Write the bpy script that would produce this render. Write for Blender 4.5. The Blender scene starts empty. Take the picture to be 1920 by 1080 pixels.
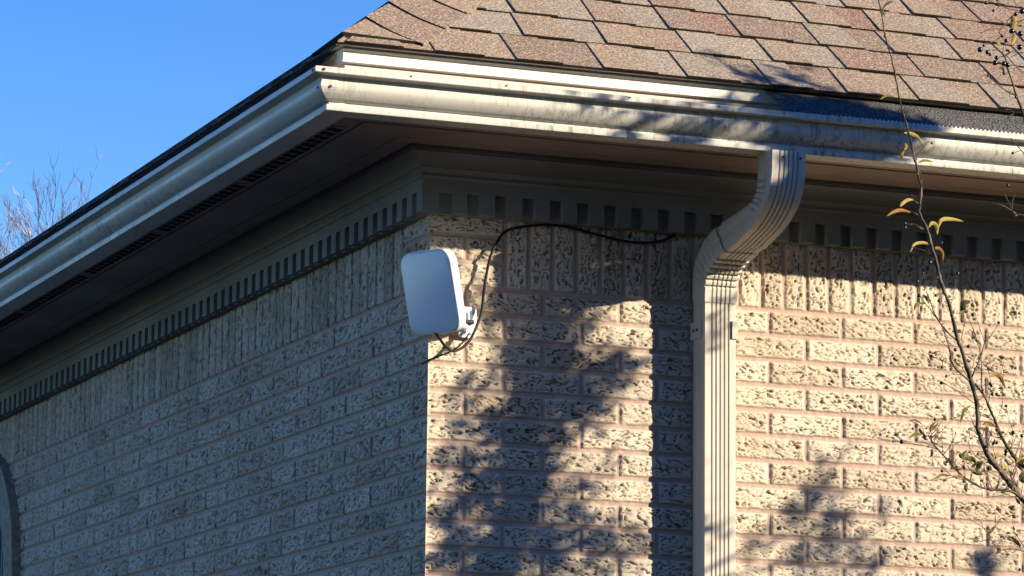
import bpy, bmesh, math, random
import numpy as np
from mathutils import Vector, Matrix
random.seed(7); RNG = np.random.RandomState(7)
sc = bpy.context.scene
COL = sc.collection
Z0 = 3.02            # height of the soldier-course bed joint above the ground; house meshes use z relative to it

# ------------------------------------------------------------------ camera
cam = bpy.data.objects.new('camera', bpy.data.cameras.new('camera')); COL.objects.link(cam)
yaw, pitch, roll = 0.37625, 0.16474, 0.01085
f_ = Vector((math.sin(yaw)*math.cos(pitch), math.cos(yaw)*math.cos(pitch), math.sin(pitch)))
r_ = Vector((math.cos(yaw), -math.sin(yaw), 0)); u_ = r_.cross(f_)
cr, sr = math.cos(roll), math.sin(roll)
r2 = cr*r_ + sr*u_; u2 = -sr*r_ + cr*u_
M = Matrix((r2, u2, -f_)).transposed().to_4x4()
M.translation = Vector((-2.93786, -7.97744, -1.4206 + Z0))
cam.matrix_world = M
cam.data.sensor_width = 36; cam.data.lens = 6721.0/1920*36
cam.data.clip_start = 0.1; cam.data.clip_end = 2000
sc.camera = cam
sc.render.resolution_x = 1024; sc.render.resolution_y = 576
# ------------------------------------------------------------------ light
SUN_L = Vector((-1.29, 1.0, -0.548)).normalized()      # direction the light travels
elev = math.asin(-SUN_L.z); azi = math.atan2(-SUN_L.x, -SUN_L.y)   # clockwise from +Y
w = bpy.data.worlds.new('World'); sc.world = w; w.use_nodes = True
nt = w.node_tree; nt.nodes.clear()
sky = nt.nodes.new('ShaderNodeTexSky'); sky.sky_type = 'NISHITA'; sky.sun_disc = False
sky.sun_elevation = elev; sky.sun_rotation = azi
sky.air_density = 1.0; sky.dust_density = 0.0; sky.ozone_density = 1.5
bg = nt.nodes.new('ShaderNodeBackground'); bg.inputs[1].default_value = 0.064
wo = nt.nodes.new('ShaderNodeOutputWorld')
hs = nt.nodes.new('ShaderNodeHueSaturation'); hs.inputs['Saturation'].default_value = 1.45; hs.inputs['Hue'].default_value = 0.515
mx = nt.nodes.new('ShaderNodeMix'); mx.data_type = 'RGBA'; mx.blend_type = 'MULTIPLY'; mx.inputs[0].default_value = 1.0; mx.inputs[7].default_value = (0.94, 1.17, 1.48, 1)
nt.links.new(sky.outputs[0], hs.inputs['Color']); nt.links.new(hs.outputs[0], mx.inputs[6]); nt.links.new(mx.outputs[2], bg.inputs[0]); nt.links.new(bg.outputs[0], wo.inputs[0])
sl = bpy.data.lights.new('sun', 'SUN'); sl.energy = 5.0; sl.angle = math.radians(0.5); sl.color = (1.0, 0.83, 0.58)
so = bpy.data.objects.new('sun', sl); COL.objects.link(so)
so.rotation_euler = SUN_L.to_track_quat('-Z', 'Y').to_euler(); so.location = (20, -15, 20)
sc.view_settings.view_transform = 'Standard'; sc.view_settings.look = 'None'
sc.view_settings.gamma = 1; sc.view_settings.exposure = 1.25
try: sc.cycles.max_bounces = 8; sc.cycles.diffuse_bounces = 4
except Exception: pass

# ------------------------------------------------------------------ helpers
def tag(o, label=None, cat=None, group=None, kind=None):
    if label: o['label'] = label
    if cat: o['category'] = cat
    if group: o['group'] = group
    if kind: o['kind'] = kind
    return o
def empty(name, loc=(0,0,0)):
    o = bpy.data.objects.new(name, None); COL.objects.link(o); o.location = loc; o.empty_display_size = 0.1
    return o
def mesh_obj(name, verts, faces, mat, parent=None, smooth=False, loc=None):
    me = bpy.data.meshes.new(name); me.from_pydata([tuple(v) for v in verts], [], faces); me.update()
    if smooth: me.polygons.foreach_set('use_smooth', [True]*len(me.polygons))
    o = bpy.data.objects.new(name, me); COL.objects.link(o)
    if mat: me.materials.append(mat)
    if parent: o.parent = parent
    if loc is None: loc = (0, 0, Z0)
    o.location = loc
    return o
class MB:
    """collects geometry for one mesh object"""
    def __init__(s): s.v = []; s.f = []
    def add(s, v, f):
        b = len(s.v); s.v += [tuple(x) for x in v]; s.f += [tuple(i+b for i in q) for q in f]
    def box(s, a, b):
        x0,y0,z0 = a; x1,y1,z1 = b
        s.add([(x0,y0,z0),(x1,y0,z0),(x1,y1,z0),(x0,y1,z0),(x0,y0,z1),(x1,y0,z1),(x1,y1,z1),(x0,y1,z1)],
              [(0,3,2,1),(4,5,6,7),(0,1,5,4),(1,2,6,5),(2,3,7,6),(3,0,4,7)])
    def obox(s, c, ax, ay, az, hx, hy, hz, bev=0.0):
        c = Vector(c); ax=Vector(ax); ay=Vector(ay); az=Vector(az)
        if bev <= 0:
            v = [c+ax*sx*hx+ay*sy*hy+az*sz*hz for sz in (-1,1) for sx,sy in ((-1,-1),(1,-1),(1,1),(-1,1))]
            s.add(v, [(0,3,2,1),(4,5,6,7),(0,1,5,4),(1,2,6,5),(2,3,7,6),(3,0,4,7)]); return
        s.rounded(c, ax, ay, az, hx, hy, hz, bev)
    def rounded(s, c, ax, ay, az, hx, hy, hz, rad, n=6, edge=None):
        """rounded-rectangle slab: outline in (ax,ay), thickness along az, softened rims"""
        e = edge if edge is not None else min(hz*0.6, rad*0.6)
        out = []
        for cx, cy, a0 in ((hx-rad, hy-rad, 0), (-hx+rad, hy-rad, 90), (-hx+rad, -hy+rad, 180), (hx-rad, -hy+rad, 270)):
            for i in range(n+1):
                a = math.radians(a0+90*i/n); out.append((cx+math.cos(a)*rad, cy+math.sin(a)*rad, math.cos(a), math.sin(a)))
        k = len(out); rings = []
        prof = [(-hz, -e), (-hz+e*0.3, -e*0.3), (-hz+e, 0), (hz-e, 0), (hz-e*0.3, -e*0.3), (hz, -e)]
        for z, d in prof:
            rings.append([c + ax*(x+nx*d) + ay*(y+ny*d) + az*z for x, y, nx, ny in out])
        v = [p for r in rings for p in r]; f = []
        for j in range(len(prof)-1):
            for i in range(k):
                i2 = (i+1) % k; f.append((j*k+i, j*k+i2, (j+1)*k+i2, (j+1)*k+i))
        f.append(tuple(reversed(range(k)))); f.append(tuple(range((len(prof)-1)*k, len(prof)*k)))
        s.add(v, f)
    def cyl(s, a, b, r0, r1=None, n=10, cap=True):
        s.tube([a, b], [r0, r0 if r1 is None else r1], n, cap)
    def tube(s, pts, rad, n=6, cap=True):
        pts = [Vector(p) for p in pts]
        if not hasattr(rad, '__len__'): rad = [rad]*len(pts)
        v = []; f = []; prev = None
        for i, p in enumerate(pts):
            t = (pts[min(i+1, len(pts)-1)] - pts[max(i-1, 0)])
            if t.length < 1e-9: t = Vector((0,0,1))
            t.normalize()
            if prev is None:
                x = t.orthogonal().normalized()
            else:
                x = prev - t*prev.dot(t)
                x = x.normalized() if x.length > 1e-6 else t.orthogonal().normalized()
            prev = x; y = t.cross(x)
            for k in range(n):
                a = 2*math.pi*k/n; v.append(p + (x*math.cos(a)+y*math.sin(a))*rad[i])
        for i in range(len(pts)-1):
            for k in range(n):
                k2 = (k+1) % n; f.append((i*n+k, i*n+k2, (i+1)*n+k2, (i+1)*n+k))
        if cap: f.append(tuple(reversed(range(n)))); f.append(tuple(range((len(pts)-1)*n, len(pts)*n)))
        s.add(v, f)
    def build(s, name, mat, parent=None, smooth=False, loc=None):
        return mesh_obj(name, s.v, s.f, mat, parent, smooth, loc)
def spline(pts, m=6):
    """Catmull-Rom through points"""
    P = [Vector(p) for p in pts]; 
    if len(P) < 3: return P
    Q = [P[0]*2-P[1]] + P + [P[-1]*2-P[-2]]; out = []
    for i in range(1, len(Q)-2):
        for k in range(m):
            t = k/m; a, b, c, d = Q[i-1], Q[i], Q[i+1], Q[i+2]
            out.append(0.5*((2*b) + (c-a)*t + (2*a-5*b+4*c-d)*t*t + (3*b-a-3*c+d)*t**3))
    out.append(P[-1]); return out
def resample_r(pts, n0, n1, r0, r1):
    return [r0+(r1-r0)*i/(n1-1) for i in range(n1)]

# ------------------------------------------------------------------ material helpers
def mat(name, base=(0.5,0.5,0.5), rough=0.6, spec=0.3, metal=0.0):
    m = bpy.data.materials.new(name); m.use_nodes = True
    b = m.node_tree.nodes['Principled BSDF']
    b.inputs['Base Color'].default_value = (*base, 1); b.inputs['Roughness'].default_value = rough
    b.inputs['Specular IOR Level'].default_value = spec; b.inputs['Metallic'].default_value = metal
    return m, m.node_tree, b
def N(t, typ, **kw):
    n = t.nodes.new(typ)
    for k, v in kw.items(): setattr(n, k, v)
    return n
def noise(t, scale, detail=3, rough=0.55, vec=None, dim='3D'):
    n = N(t, 'ShaderNodeTexNoise'); n.inputs['Scale'].default_value = scale
    n.inputs['Detail'].default_value = detail; n.inputs['Roughness'].default_value = rough
    if vec is not None: t.links.new(vec, n.inputs['Vector'])
    return n.outputs['Fac']
def coords(t, scale=(1,1,1)):
    tc = N(t, 'ShaderNodeTexCoord'); mp = N(t, 'ShaderNodeMapping'); mp.inputs['Scale'].default_value = scale
    t.links.new(tc.outputs['Object'], mp.inputs['Vector']); return mp.outputs['Vector']
def ramp(t, fac, stops):
    r = N(t, 'ShaderNodeValToRGB'); t.links.new(fac, r.inputs[0])
    e = r.color_ramp.elements
    while len(e) < len(stops): e.new(0.5)
    for i, (p, c) in enumerate(stops):
        e[i].position = p; e[i].color = (*c, 1) if hasattr(c, '__len__') else (c, c, c, 1)
    return r.outputs[0]
def mixc(t, fac, a, b, mode='MIX'):
    m = N(t, 'ShaderNodeMix', data_type='RGBA', blend_type=mode)
    for s, v in ((0, fac), (6, a), (7, b)):
        if hasattr(v, 'links') or hasattr(v, 'is_linked'): t.links.new(v, m.inputs[s])
        elif s == 0: m.inputs[0].default_value = v
        else: m.inputs[s].default_value = (*v, 1)
    return m.outputs[2]
def bump(t, b, h, strength=0.5, dist=0.002):
    n = N(t, 'ShaderNodeBump'); n.inputs['Strength'].default_value = strength; n.inputs['Distance'].default_value = dist
    t.links.new(h, n.inputs['Height']); t.links.new(n.outputs[0], b.inputs['Normal']); return n

def painted_metal(name, c1, c2, rough=0.45, streak=None, dirt=0.5, spec=0.4, sscale=(26, 26, 2.0), dcol=(0.12,0.115,0.09)):
    m, t, b = mat(name, c1, rough, spec)
    v = coords(t); n1 = noise(t, 3.0, 4, 0.6, v)
    col = mixc(t, ramp(t, n1, [(0.35, 0.0), (0.7, 1.0)]), c1, c2)
    vs = coords(t, sscale); n2 = noise(t, 3.5, 5, 0.7, vs)
    n3 = noise(t, 1.7, 2, 0.5, v)
    mu = N(t, 'ShaderNodeMath', operation='MULTIPLY')
    t.links.new(ramp(t, n2, [(0.49, 0.0), (0.66, dirt)]), mu.inputs[0]); t.links.new(ramp(t, n3, [(0.4, 0.1), (0.65, 1.0)]), mu.inputs[1])
    col = mixc(t, mu.outputs[0], col, dcol)
    t.links.new(col, b.inputs['Base Color'])
    rr = ramp(t, n1, [(0.3, rough-0.08), (0.7, rough+0.15)]); t.links.new(rr, b.inputs['Roughness'])
    bump(t, b, noise(t, 9.0, 3, 0.5, v), 0.25, 0.004)
    return m

def brick_material(name):
    m, t, b = mat(name, (0.45,0.38,0.29), 0.9, 0.15)
    at = N(t, 'ShaderNodeAttribute', attribute_name='tone'); sp = N(t, 'ShaderNodeSeparateColor')
    t.links.new(at.outputs['Color'], sp.inputs[0])
    v = coords(t)
    c = ramp(t, sp.outputs[0], [(0.0, BR_A), (0.5, BR_B), (1.0, BR_C)])
    n1 = noise(t, 60, 5, 0.7, v)
    c = mixc(t, ramp(t, n1, [(0.40, 0.0), (0.75, 0.55)]), c, BR_D)
    n3 = noise(t, 2.4, 4, 0.65, v)
    c = mixc(t, ramp(t, n3, [(0.50, 0.0), (0.78, 0.35)]), c, (0.22, 0.19, 0.15))
    mo = mixc(t, noise(t, 35, 4, 0.7, v), MO_A, MO_B)
    c = mixc(t, sp.outputs[1], c, mo)
    # crevice shade painted into the colour along the cracks of the bark texture
    c = mixc(t, sp.outputs[2], c, CRACK_SHADE)
    t.links.new(c, b.inputs['Base Color'])
    bump(t, b, noise(t, 260, 4, 0.7, v), 0.55, 0.0016)
    return m
BR_A, BR_B, BR_C, BR_D = (0.43,0.370,0.305), (0.54,0.480,0.405), (0.60,0.540,0.465), (0.42,0.355,0.295)
CRACK_SHADE = (0.10, 0.073, 0.055)
MO_A, MO_B = (0.33,0.255,0.225), (0.44,0.335,0.29)
M_BRICK = brick_material('rugged_cream_brick')
M_GUT = painted_metal('almond_gutter_metal', (0.54,0.545,0.54), (0.46,0.47,0.47), 0.42, dirt=0.9, dcol=(0.15,0.145,0.12))
M_GUT_L = M_GUT
M_FAS = painted_metal('rose_tinted_fascia', (0.66,0.54,0.47), (0.60,0.50,0.44), 0.5, dirt=0.3)
M_DRIP = painted_metal('white_drip_edge', (0.76,0.73,0.66), (0.72,0.69,0.60), 0.4, dirt=0.2)
M_TRIM = painted_metal('taupe_trim_paint', (0.185,0.195,0.205), (0.158,0.167,0.177), 0.7, dirt=0.2, spec=0.2)
M_SOF = painted_metal('brown_soffit', (0.25,0.19,0.165), (0.21,0.165,0.15), 0.6, dirt=0.1, spec=0.25)
M_DS = painted_metal('tan_downspout', (0.51,0.485,0.445), (0.46,0.435,0.40), 0.42, dirt=0.25, spec=0.35)
M_BLACK = mat('black_rubber', (0.008,0.008,0.010), 0.6, 0.25)[0]
M_DARK = mat('dark_void', (0.01,0.01,0.012), 0.9, 0.1)[0]
M_SCREW = mat('weathered_screw', (0.05,0.05,0.055), 0.5, 0.4, 0.6)[0]

# ------------------------------------------------------------------ numpy gradient noise
def pnoise(x, y, seed=0):
    xi = np.floor(x).astype(np.int64); yi = np.floor(y).astype(np.int64)
    fx = x-xi; fy = y-yi
    def g(ix, iy, dx, dy):
        h = (ix*374761393 + iy*668265263 + seed*974634777) & 0xffffffff
        h = ((h ^ (h >> 13))*1274126177) & 0xffffffff
        h = h ^ (h >> 16)
        a = (h & 0xffff)/65536.0*2*np.pi
        return np.cos(a)*dx + np.sin(a)*dy
    u = fx*fx*fx*(fx*(fx*6-15)+10); v = fy*fy*fy*(fy*(fy*6-15)+10)
    n00 = g(xi, yi, fx, fy); n10 = g(xi+1, yi, fx-1, fy); n01 = g(xi, yi+1, fx, fy-1); n11 = g(xi+1, yi+1, fx-1, fy-1)
    return ((n00*(1-u)+n10*u)*(1-v) + (n01*(1-u)+n11*u)*v)*1.5
def hash01(a, b, s=0):
    h = (a.astype(np.int64)*73856093 ^ b.astype(np.int64)*19349663 ^ (s*83492791)) & 0xffffffff
    h = ((h ^ (h >> 13))*1274126177) & 0xffffffff
    h = ((h ^ (h >> 15))*2246822519) & 0xffffffff
    return ((h ^ (h >> 13)) & 0xffff)/65536.0
def sst(a, b, x):
    t = np.clip((x-a)/(b-a), 0, 1); return t*t*(3-2*t)

# ------------------------------------------------------------------ brick walls
PB, CB, MJ = 0.203, 0.06314, 0.0085
def brick_fields(u, z, h_odd, first_half, us, seed):
    """height (<=0, metres), tone, mortar mask, crack and joint shade mask for a wall point (u along the wall from the corner)"""
    k = np.floor(-z/CB).astype(np.int64)              # 0 = first course under the soldiers
    odd = (k % 2 == 0)
    off = np.where(odd, first_half, first_half+PB/2)
    nn = np.floor((u-off)/PB).astype(np.int64)
    cu = (u-off)/PB-nn; dx = np.minimum(cu, 1-cu)*PB
    cz = (-z/CB)-k; dz = np.minimum(cz, 1-cz)*CB
    sol = (z > 0) & (u > us)
    ns = np.floor((u-us)/0.0625).astype(np.int64)
    cs = (u-us)/0.0625-ns; dxs = np.minimum(cs, 1-cs)*0.0625
    dzs = np.minimum(np.abs(z), np.abs(0.2-z))
    dx = np.where(sol, dxs, dx); dz = np.where(sol, dzs, dz)
    kk = np.where(sol, 900, k); nnn = np.where(sol, ns, nn)
    # quoin at the soldier course: the joint at us closes the quoin bricks
    q = (z > 0) & (u <= us)
    dx = np.where(q, np.minimum(dx, us-u), dx)
    wob = pnoise(u/0.03, z/0.03, seed+5)*0.0012
    d = np.minimum(dx, dz) - MJ/2 + wob
    inside = sst(-0.0005, 0.0035, d)
    h1 = hash01(kk, nnn, seed); h2 = hash01(kk, nnn, seed+1); h3 = hash01(kk, nnn, seed+2)
    ang = np.radians(13+(h1-0.5)*34)
    ax = np.where(sol, z, u); ay = np.where(sol, u, z)
    ang = np.where(sol, (h1-0.5)*0.25, ang)
    ca, sa = np.cos(ang), np.sin(ang)
    a = ax*ca - ay*sa + h2*7.3; bb = ax*sa + ay*ca + h3*5.1
    wx = pnoise(a/0.02, bb/0.02, seed+11)*0.006; wy = pnoise(a/0.016+9, bb/0.016, seed+12)*0.0045
    wx2 = pnoise(a/0.008, bb/0.008, seed+13)*0.0012
    n1 = pnoise((a+wx)/0.030, (bb+wy+wx2)/0.0092, seed+21) + 0.40*pnoise((a+wx)/0.014, (bb+wy)/0.0062, seed+22)
    n2 = pnoise(a/0.026, bb/0.011, seed+31)
    crack = np.exp(-(n1/0.085)**2)*sst(-0.50, -0.15, n2)
    n3 = pnoise((a+wy)/0.010, (bb+wx)/0.006, seed+41)
    crack2 = np.exp(-(n3/0.11)**2)*sst(0.15, 0.4, -n2)*0.3
    n1l = pnoise((a+wx*1.3)/0.030, (bb+wy*1.3)/0.0115, seed+21)+0.35*pnoise((a+wx)/0.014, (bb+wy)/0.0070, seed+22)
    crack = np.where(seed == 9, np.exp(-(n1l/0.15)**2)*sst(-0.55, -0.2, n2), crack)
    cr = np.clip(crack+crack2, 0, 1)*sst(0.002, 0.008, d)
    lump = pnoise(a/0.03, bb/0.013, seed+51)*0.0012 + np.minimum(np.abs(n1), 0.3)*0.0022 - 0.0007
    edge = (1-sst(0.0, 0.007, d))*0.0016
    hgt = inside*(lump*(2.0 if seed == 9 else 1.0)-0.0015 - cr*CR_DEPTH*(0.65+0.6*h3)*(1.5 if seed == 9 else 1.0) - edge + (h3-0.5)*0.0012) + (1-inside)*((-0.0105 if seed == 9 else -0.0070)+pnoise(u/0.012, z/0.012, seed+61)*0.0008)
    hgt = np.minimum(hgt, 0.0008)
    tone = np.clip(np.where(h3 > 0.93, 0.0, h2*0.85+0.15)+pnoise(u/0.05, z/0.03, seed+71)*0.22, 0, 1)
    mo = 1-sst(0.0012, 0.0036, d)
    cre = cr*inside
    if seed == 9: cre = np.maximum(cre, np.where((dx < dz) & (d < 0.0022), 0.75, 0.0))  # shade line painted along the left wall's upright joints
    return hgt, tone, mo, cre
CR_DEPTH = 0.0072
def wall_mesh(name, axis, patches, first_half, us, seed, parent, hole=None):
    V = []; F = []; A = []; base = 0
    for (u0, u1, nu, z0, z1, nz) in patches:
        U, Z = np.meshgrid(np.linspace(u0, u1, nu+1), np.linspace(z0, z1, nz+1))
        u = U.ravel(); z = Z.ravel()
        hg, tn, mo, cr = brick_fields(u, z, True, first_half, us, seed)
        fade = sst(0.0, 0.007, u); hg = hg*fade - 0.0*(1-fade)
        if axis == 'x': P = np.stack([u, -hg, z], 1)
        else: P = np.stack([-hg, u, z], 1)
        V.append(P); A.append(np.stack([tn, mo, cr, np.ones_like(tn)], 1))
        i = np.arange(nu)[None, :]+np.arange(nz)[:, None]*(nu+1); i = i.ravel()+base
        q = np.stack([i, i+1, i+nu+2, i+nu+1], 1)
        if axis != 'x': q = q[:, ::-1]
        if hole is not None:
            ii = q[:, 0]-base; ucc = u[ii]; zcc = z[ii]
            q = q[~hole(ucc, zcc)]
        F.append(q); base += len(u)
    V = np.concatenate(V); F = np.concatenate(F); A = np.concatenate(A)
    me = bpy.data.meshes.new(name)
    me.vertices.add(len(V)); me.vertices.foreach_set('co', V.astype(np.float32).ravel())
    me.loops.add(len(F)*4); me.loops.foreach_set('vertex_index', F.astype(np.int32).ravel())
    me.polygons.add(len(F)); me.polygons.foreach_set('loop_start', np.arange(0, len(F)*4, 4, dtype=np.int32))
    me.polygons.foreach_set('use_smooth', np.ones(len(F), dtype=bool))
    me.update(calc_edges=True)
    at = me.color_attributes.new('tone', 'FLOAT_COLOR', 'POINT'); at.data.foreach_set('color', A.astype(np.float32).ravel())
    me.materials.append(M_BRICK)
    o = bpy.data.objects.new(name, me); COL.objects.link(o); o.parent = parent; o.location = (0, 0, Z0)
    return o
XE, YE = 8.0, 9.0       # far ends of the two visible walls
ZS = -12*CB
house = empty('brick_house', (0, 0, 0))
tag(house, 'cream rugged-brick bungalow corner with brown shingle hip roof and almond gutter', 'house')
UC, ZC, RO, RI = 4.46, -0.40, 0.463, 0.335     # arched window on the left wall
def arch_hole(u, z):
    return ((np.hypot(u-UC, z-ZC) < RI+0.05) & (z > ZC)) | ((np.abs(u-UC) < RI+0.05) & (z <= ZC) & (z > -1.6))
wr = wall_mesh('brick_wall', 'x', [(0, 1.9, 640, ZS, 0.20, 440), (1.9, XE, 600, ZS, 0.20, 100), (0, XE, 700, -Z0, ZS, 210)], 0.0943, 0.197, 3, house)
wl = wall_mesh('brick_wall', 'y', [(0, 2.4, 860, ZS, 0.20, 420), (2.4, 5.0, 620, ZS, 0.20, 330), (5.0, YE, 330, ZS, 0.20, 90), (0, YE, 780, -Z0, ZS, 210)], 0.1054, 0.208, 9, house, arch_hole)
b = MB(); b.add([(XE,0,-Z0),(XE,YE,-Z0),(XE,YE,0.2),(XE,0,0.2),(0,YE,-Z0),(0,YE,0.2)], [(0,1,2,3),(1,4,5,2)])
b.build('rear_wall', M_BRICK, house)

# ------------------------------------------------------------------ sweep round the two eaves
XR, YR = XE+0.36, YE+0.36
def sweep(prof, xe=None, ye=None, sub=0, wob=0.0):
    """profile [(d,z)] mitred round the corner: left eave, corner, right eave"""
    xe = XR if xe is None else xe; ye = YR if ye is None else ye
    st = []
    nl = 1+sub; 
    for i in range(nl): st.append(('L', ye*(1-i/nl)))
    st.append(('C', 0)); 
    for i in range(nl): st.append(('R', xe*(i+1)/nl))
    v = []
    for k, s in st:
        for d, z in prof:
            if k == 'L': v.append((-d, s, z))
            elif k == 'C': v.append((-d, -d, z))
            else: v.append((s, -d, z))
    n = len(prof); f = []
    for j in range(len(st)-1):
        for i in range(n-1):
            a = j*n+i; f.append((a, a+n, a+n+1, a+1))
    return v, f
b = MB(); b.add(*sweep([(0.0,0.30),(0.034,0.30),(0.034,0.2225),(0.017,0.2225),(0.017,0.1705),(-0.02,0.1705)]))
# teeth between the notches, one crenellated board
def tooth(b, lo, hi, side):
    a = (lo, -0.0345, 0.1715); c = (hi, -0.0125, 0.2224)
    if side == 'R': b.box(a, c)
    else: b.box((-0.0345, lo, 0.1715), (-0.0125, hi, 0.2224))
b.box((-0.0345,-0.0345,0.1715), (-0.0125,-0.0125,0.2224))
b.box((-0.0125,-0.0345,0.1715), (0.010,-0.0125,0.2224))
x = 0.044
while x < XE: tooth(b, x, min(x+0.0380, XE), 'R'); x += 0.0718
y = -0.0125; b.box((-0.0345,y,0.1715),(-0.0125,0.004,0.2224)); y = 0.036
while y < YE: tooth(b, y, min(y+0.0372, YE), 'L'); y += 0.0712
b.build('dentil_moulding', M_TRIM, house)
b = MB(); b.add(*sweep([(0.0345,0.2525),(0.0375,0.2545),(0.0385,0.2585),(0.037,0.262),(0.0365,0.266),(0.040,0.271),(0.0425,0.2745),(0.0465,0.2755),(0.0465,0.279),
    (0.0475,0.284),(0.051,0.292),(0.0565,0.299),(0.063,0.3045),(0.070,0.308),(0.0765,0.3095),(0.0765,0.3135),(0.079,0.3145),(0.079,0.3243)]))
b.build('crown_moulding', M_TRIM, house)
# soffit and fascia
b = MB(); b.add(*sweep([(0.02,0.3245),(0.13,0.3245),(0.1305,0.3262),(0.1325,0.3262),(0.133,0.3245),(0.2585,0.3245),(0.2600,0.3215),(0.2640,0.3215),(0.2655,0.3245),(0.3235,0.3245),(0.3235,0.3370),(0.330,0.3370),(0.3305,0.3165),(0.338,0.3165)]))
b.build('soffit', M_SOF, house)
b = MB(); b.add(*sweep([(0.338,0.3150),(0.3405,0.3150),(0.3405,0.4700)]))
b.build('fascia', M_FAS, house)
b = MB(); b.add(*sweep([(0.3415,0.4385),(0.3520,0.4410),(0.3475,0.4445),(0.3465,0.4660),(0.3500,0.4720),(0.3400,0.4745),(0.3400,0.4775),(0.3570,0.4790),(0.3572,0.4812),(0.3000,0.4812)]))
b.build('drip_edge', M_DRIP, house)
# soffit vents under the left eave
y = -0.19
while y < YE-0.8:
    L = 0.742; b = MB()
    b.box((-0.3225,y,0.3222),(-0.2790,y+L,0.3243)); vent = b.build('soffit_vent', M_SOF, house)
    s = MB(); yy = y+0.012
    while yy+0.03 < y+L:
        s.box((-0.3185,yy,0.3205),(-0.3030,yy+0.030,0.3220)); s.box((-0.2985,yy+0.012,0.3205),(-0.2830,yy+0.042,0.3220)); yy += 0.0475
    s_ = s.build('vent_slots', M_DARK, vent); s_.location = (0,0,0)
    y += 0.762
# ------------------------------------------------------------------ gutter
GP = [(0.3425,0.405),(0.3425,0.3135),(0.345,0.3115),(0.398,0.3110),(0.4015,0.3120),(0.4025,0.3150),(0.4025,0.3235),(0.4000,0.3260),(0.3945,0.3265),(0.3940,0.3330),
      (0.4020,0.3355),(0.4065,0.3385),(0.4120,0.3435),(0.4175,0.3495),(0.4215,0.3560),(0.4240,0.3620),(0.4240,0.3700),(0.4215,0.3735),(0.4205,0.3860),(0.4425,0.3885),(0.4440,0.3900),
      (0.4442,0.4010),(0.4430,0.4028),(0.4350,0.4028),(0.4340,0.4000),(0.4335,0.3930)]
b = MB(); v, f = sweep(GP, sub=40)
def warp(p):
    x, y, z = p; s = x if x > -0.3 else -y
    k = math.sin(s*2.3)*0.0015 + math.sin(s*5.1+1)*0.0007
    if abs(x-y) > 0.3:
        if y < -0.3: return (x, y+k, z+k*0.5)
        return (x+k, y, z+k*0.5)
    return p
b.add([warp(p) for p in v], f); gut = b.build('gutter', M_GUT, house)
me = gut.data; me.polygons.foreach_set('use_smooth', [True]*len(me.polygons))
try: me.set_sharp_from_angle(angle=math.radians(28))
except Exception: pass
# corner strip with its screws
cp = [(d+0.0016, z) for d, z in GP[3:22]]; cp[0] = (cp[0][0]-0.002, cp[0][1]-0.0015)
v = []
for s in (0, 1, 2):
    for d, z in cp:
        e = 0.040
        v.append((-d, -d+e, z) if s == 0 else (-d, -d, z) if s == 1 else (-d+e, -d, z))
n = len(cp); f = [(j*n+i, (j+1)*n+i, (j+1)*n+i+1, j*n+i+1) for j in range(2) for i in range(n-1)]
b = MB(); b.add(v, f); cs = b.build('corner_strip', M_GUT, gut); cs.location = (0, 0, 0)
for (d, z, e) in ((0.4455,0.3955,0.020), (0.4245,0.3620,0.022)):
    for side in 'RL':
        b = MB()
        if side == 'R': b.cyl((-d+e, -d-0.0025, z), (-d+e, -d+0.004, z), 0.0034)
        else: b.cyl((-d-0.0025, -d+e, z), (-d+0.004, -d+e, z), 0.0034)
        s_ = b.build('screw', M_SCREW, gut); s_.location = (0, 0, 0)
# hidden-hanger screw heads along the fascia/lip of the right run
for x in (-0.215, 0.02, 0.33, 0.56):
    b = MB(); b.cyl((x, -0.4458, 0.3990), (x, -0.442, 0.3990), 0.0018); s_ = b.build('screw', M_SCREW, gut); s_.location = (0, 0, 0)
# gutter guard (fine black mesh), right run from x=.74 and the whole left run
def guard_material():
    m, t, b = mat('black_gutter_mesh', (0.04,0.039,0.038), 0.85, 0.2, 0.0)
    tc = N(t, 'ShaderNodeTexCoord'); vo = N(t, 'ShaderNodeTexVoronoi'); vo.inputs['Scale'].default_value = 190
    t.links.new(tc.outputs['Object'], vo.inputs['Vector'])
    c = ramp(t, vo.outputs['Distance'], [(0.25, (0.012,0.012,0.014)), (0.55, (0.10,0.10,0.105))]); t.links.new(c, b.inputs['Base Color'])
    bump(t, b, vo.outputs['Distance'], 0.9, 0.003); return m
M_GUARD = guard_material()
def guard(lo, hi, side):
    b = MB(); n = int((hi-lo)/0.02); m_ = 10; v = []; f = []
    for i in range(n+1):
        s = lo+(hi-lo)*i/n
        for j in range(m_+1):
            q = j/m_; d = 0.335+(0.4395-0.335)*q
            z = 0.4805*(1-q)+0.4048*q + 0.006*math.sin(q*math.pi) + 0.0012*math.sin(s*37+j)*math.sin(q*math.pi)
            if q > 0.9: z -= 0.002
            if side == 'L': z -= 0.006*(1-q)
            e = 0.012*(q-0.3) if (i == 0) else 0
            v.append((s+e, -d, z) if side == 'R' else (-d, s+e, z))
    for i in range(n):
        for j in range(m_):
            a = i*(m_+1)+j; f.append((a, a+m_+1, a+m_+2, a+1))
    b.add(v, f); return b
g1 = guard(0.725, XE, 'R').build('gutter_guard', M_GUARD, gut, True); g1.location = (0,0,0)
g2 = guard(-0.30, YE, 'L').build('gutter_guard', M_GUARD, gut, True); g2.location = (0,0,0)
# perforated rim of the guard: a row of small bright/dark teeth
b = MB(); x = 0.86
while x < 2.4: b.box((x,-0.4400,0.4034),(x+0.0045,-0.4340,0.4068)); x += 0.0115
t_ = b.build('guard_rim', M_GUT, g1); t_.location = (0,0,0)

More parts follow.
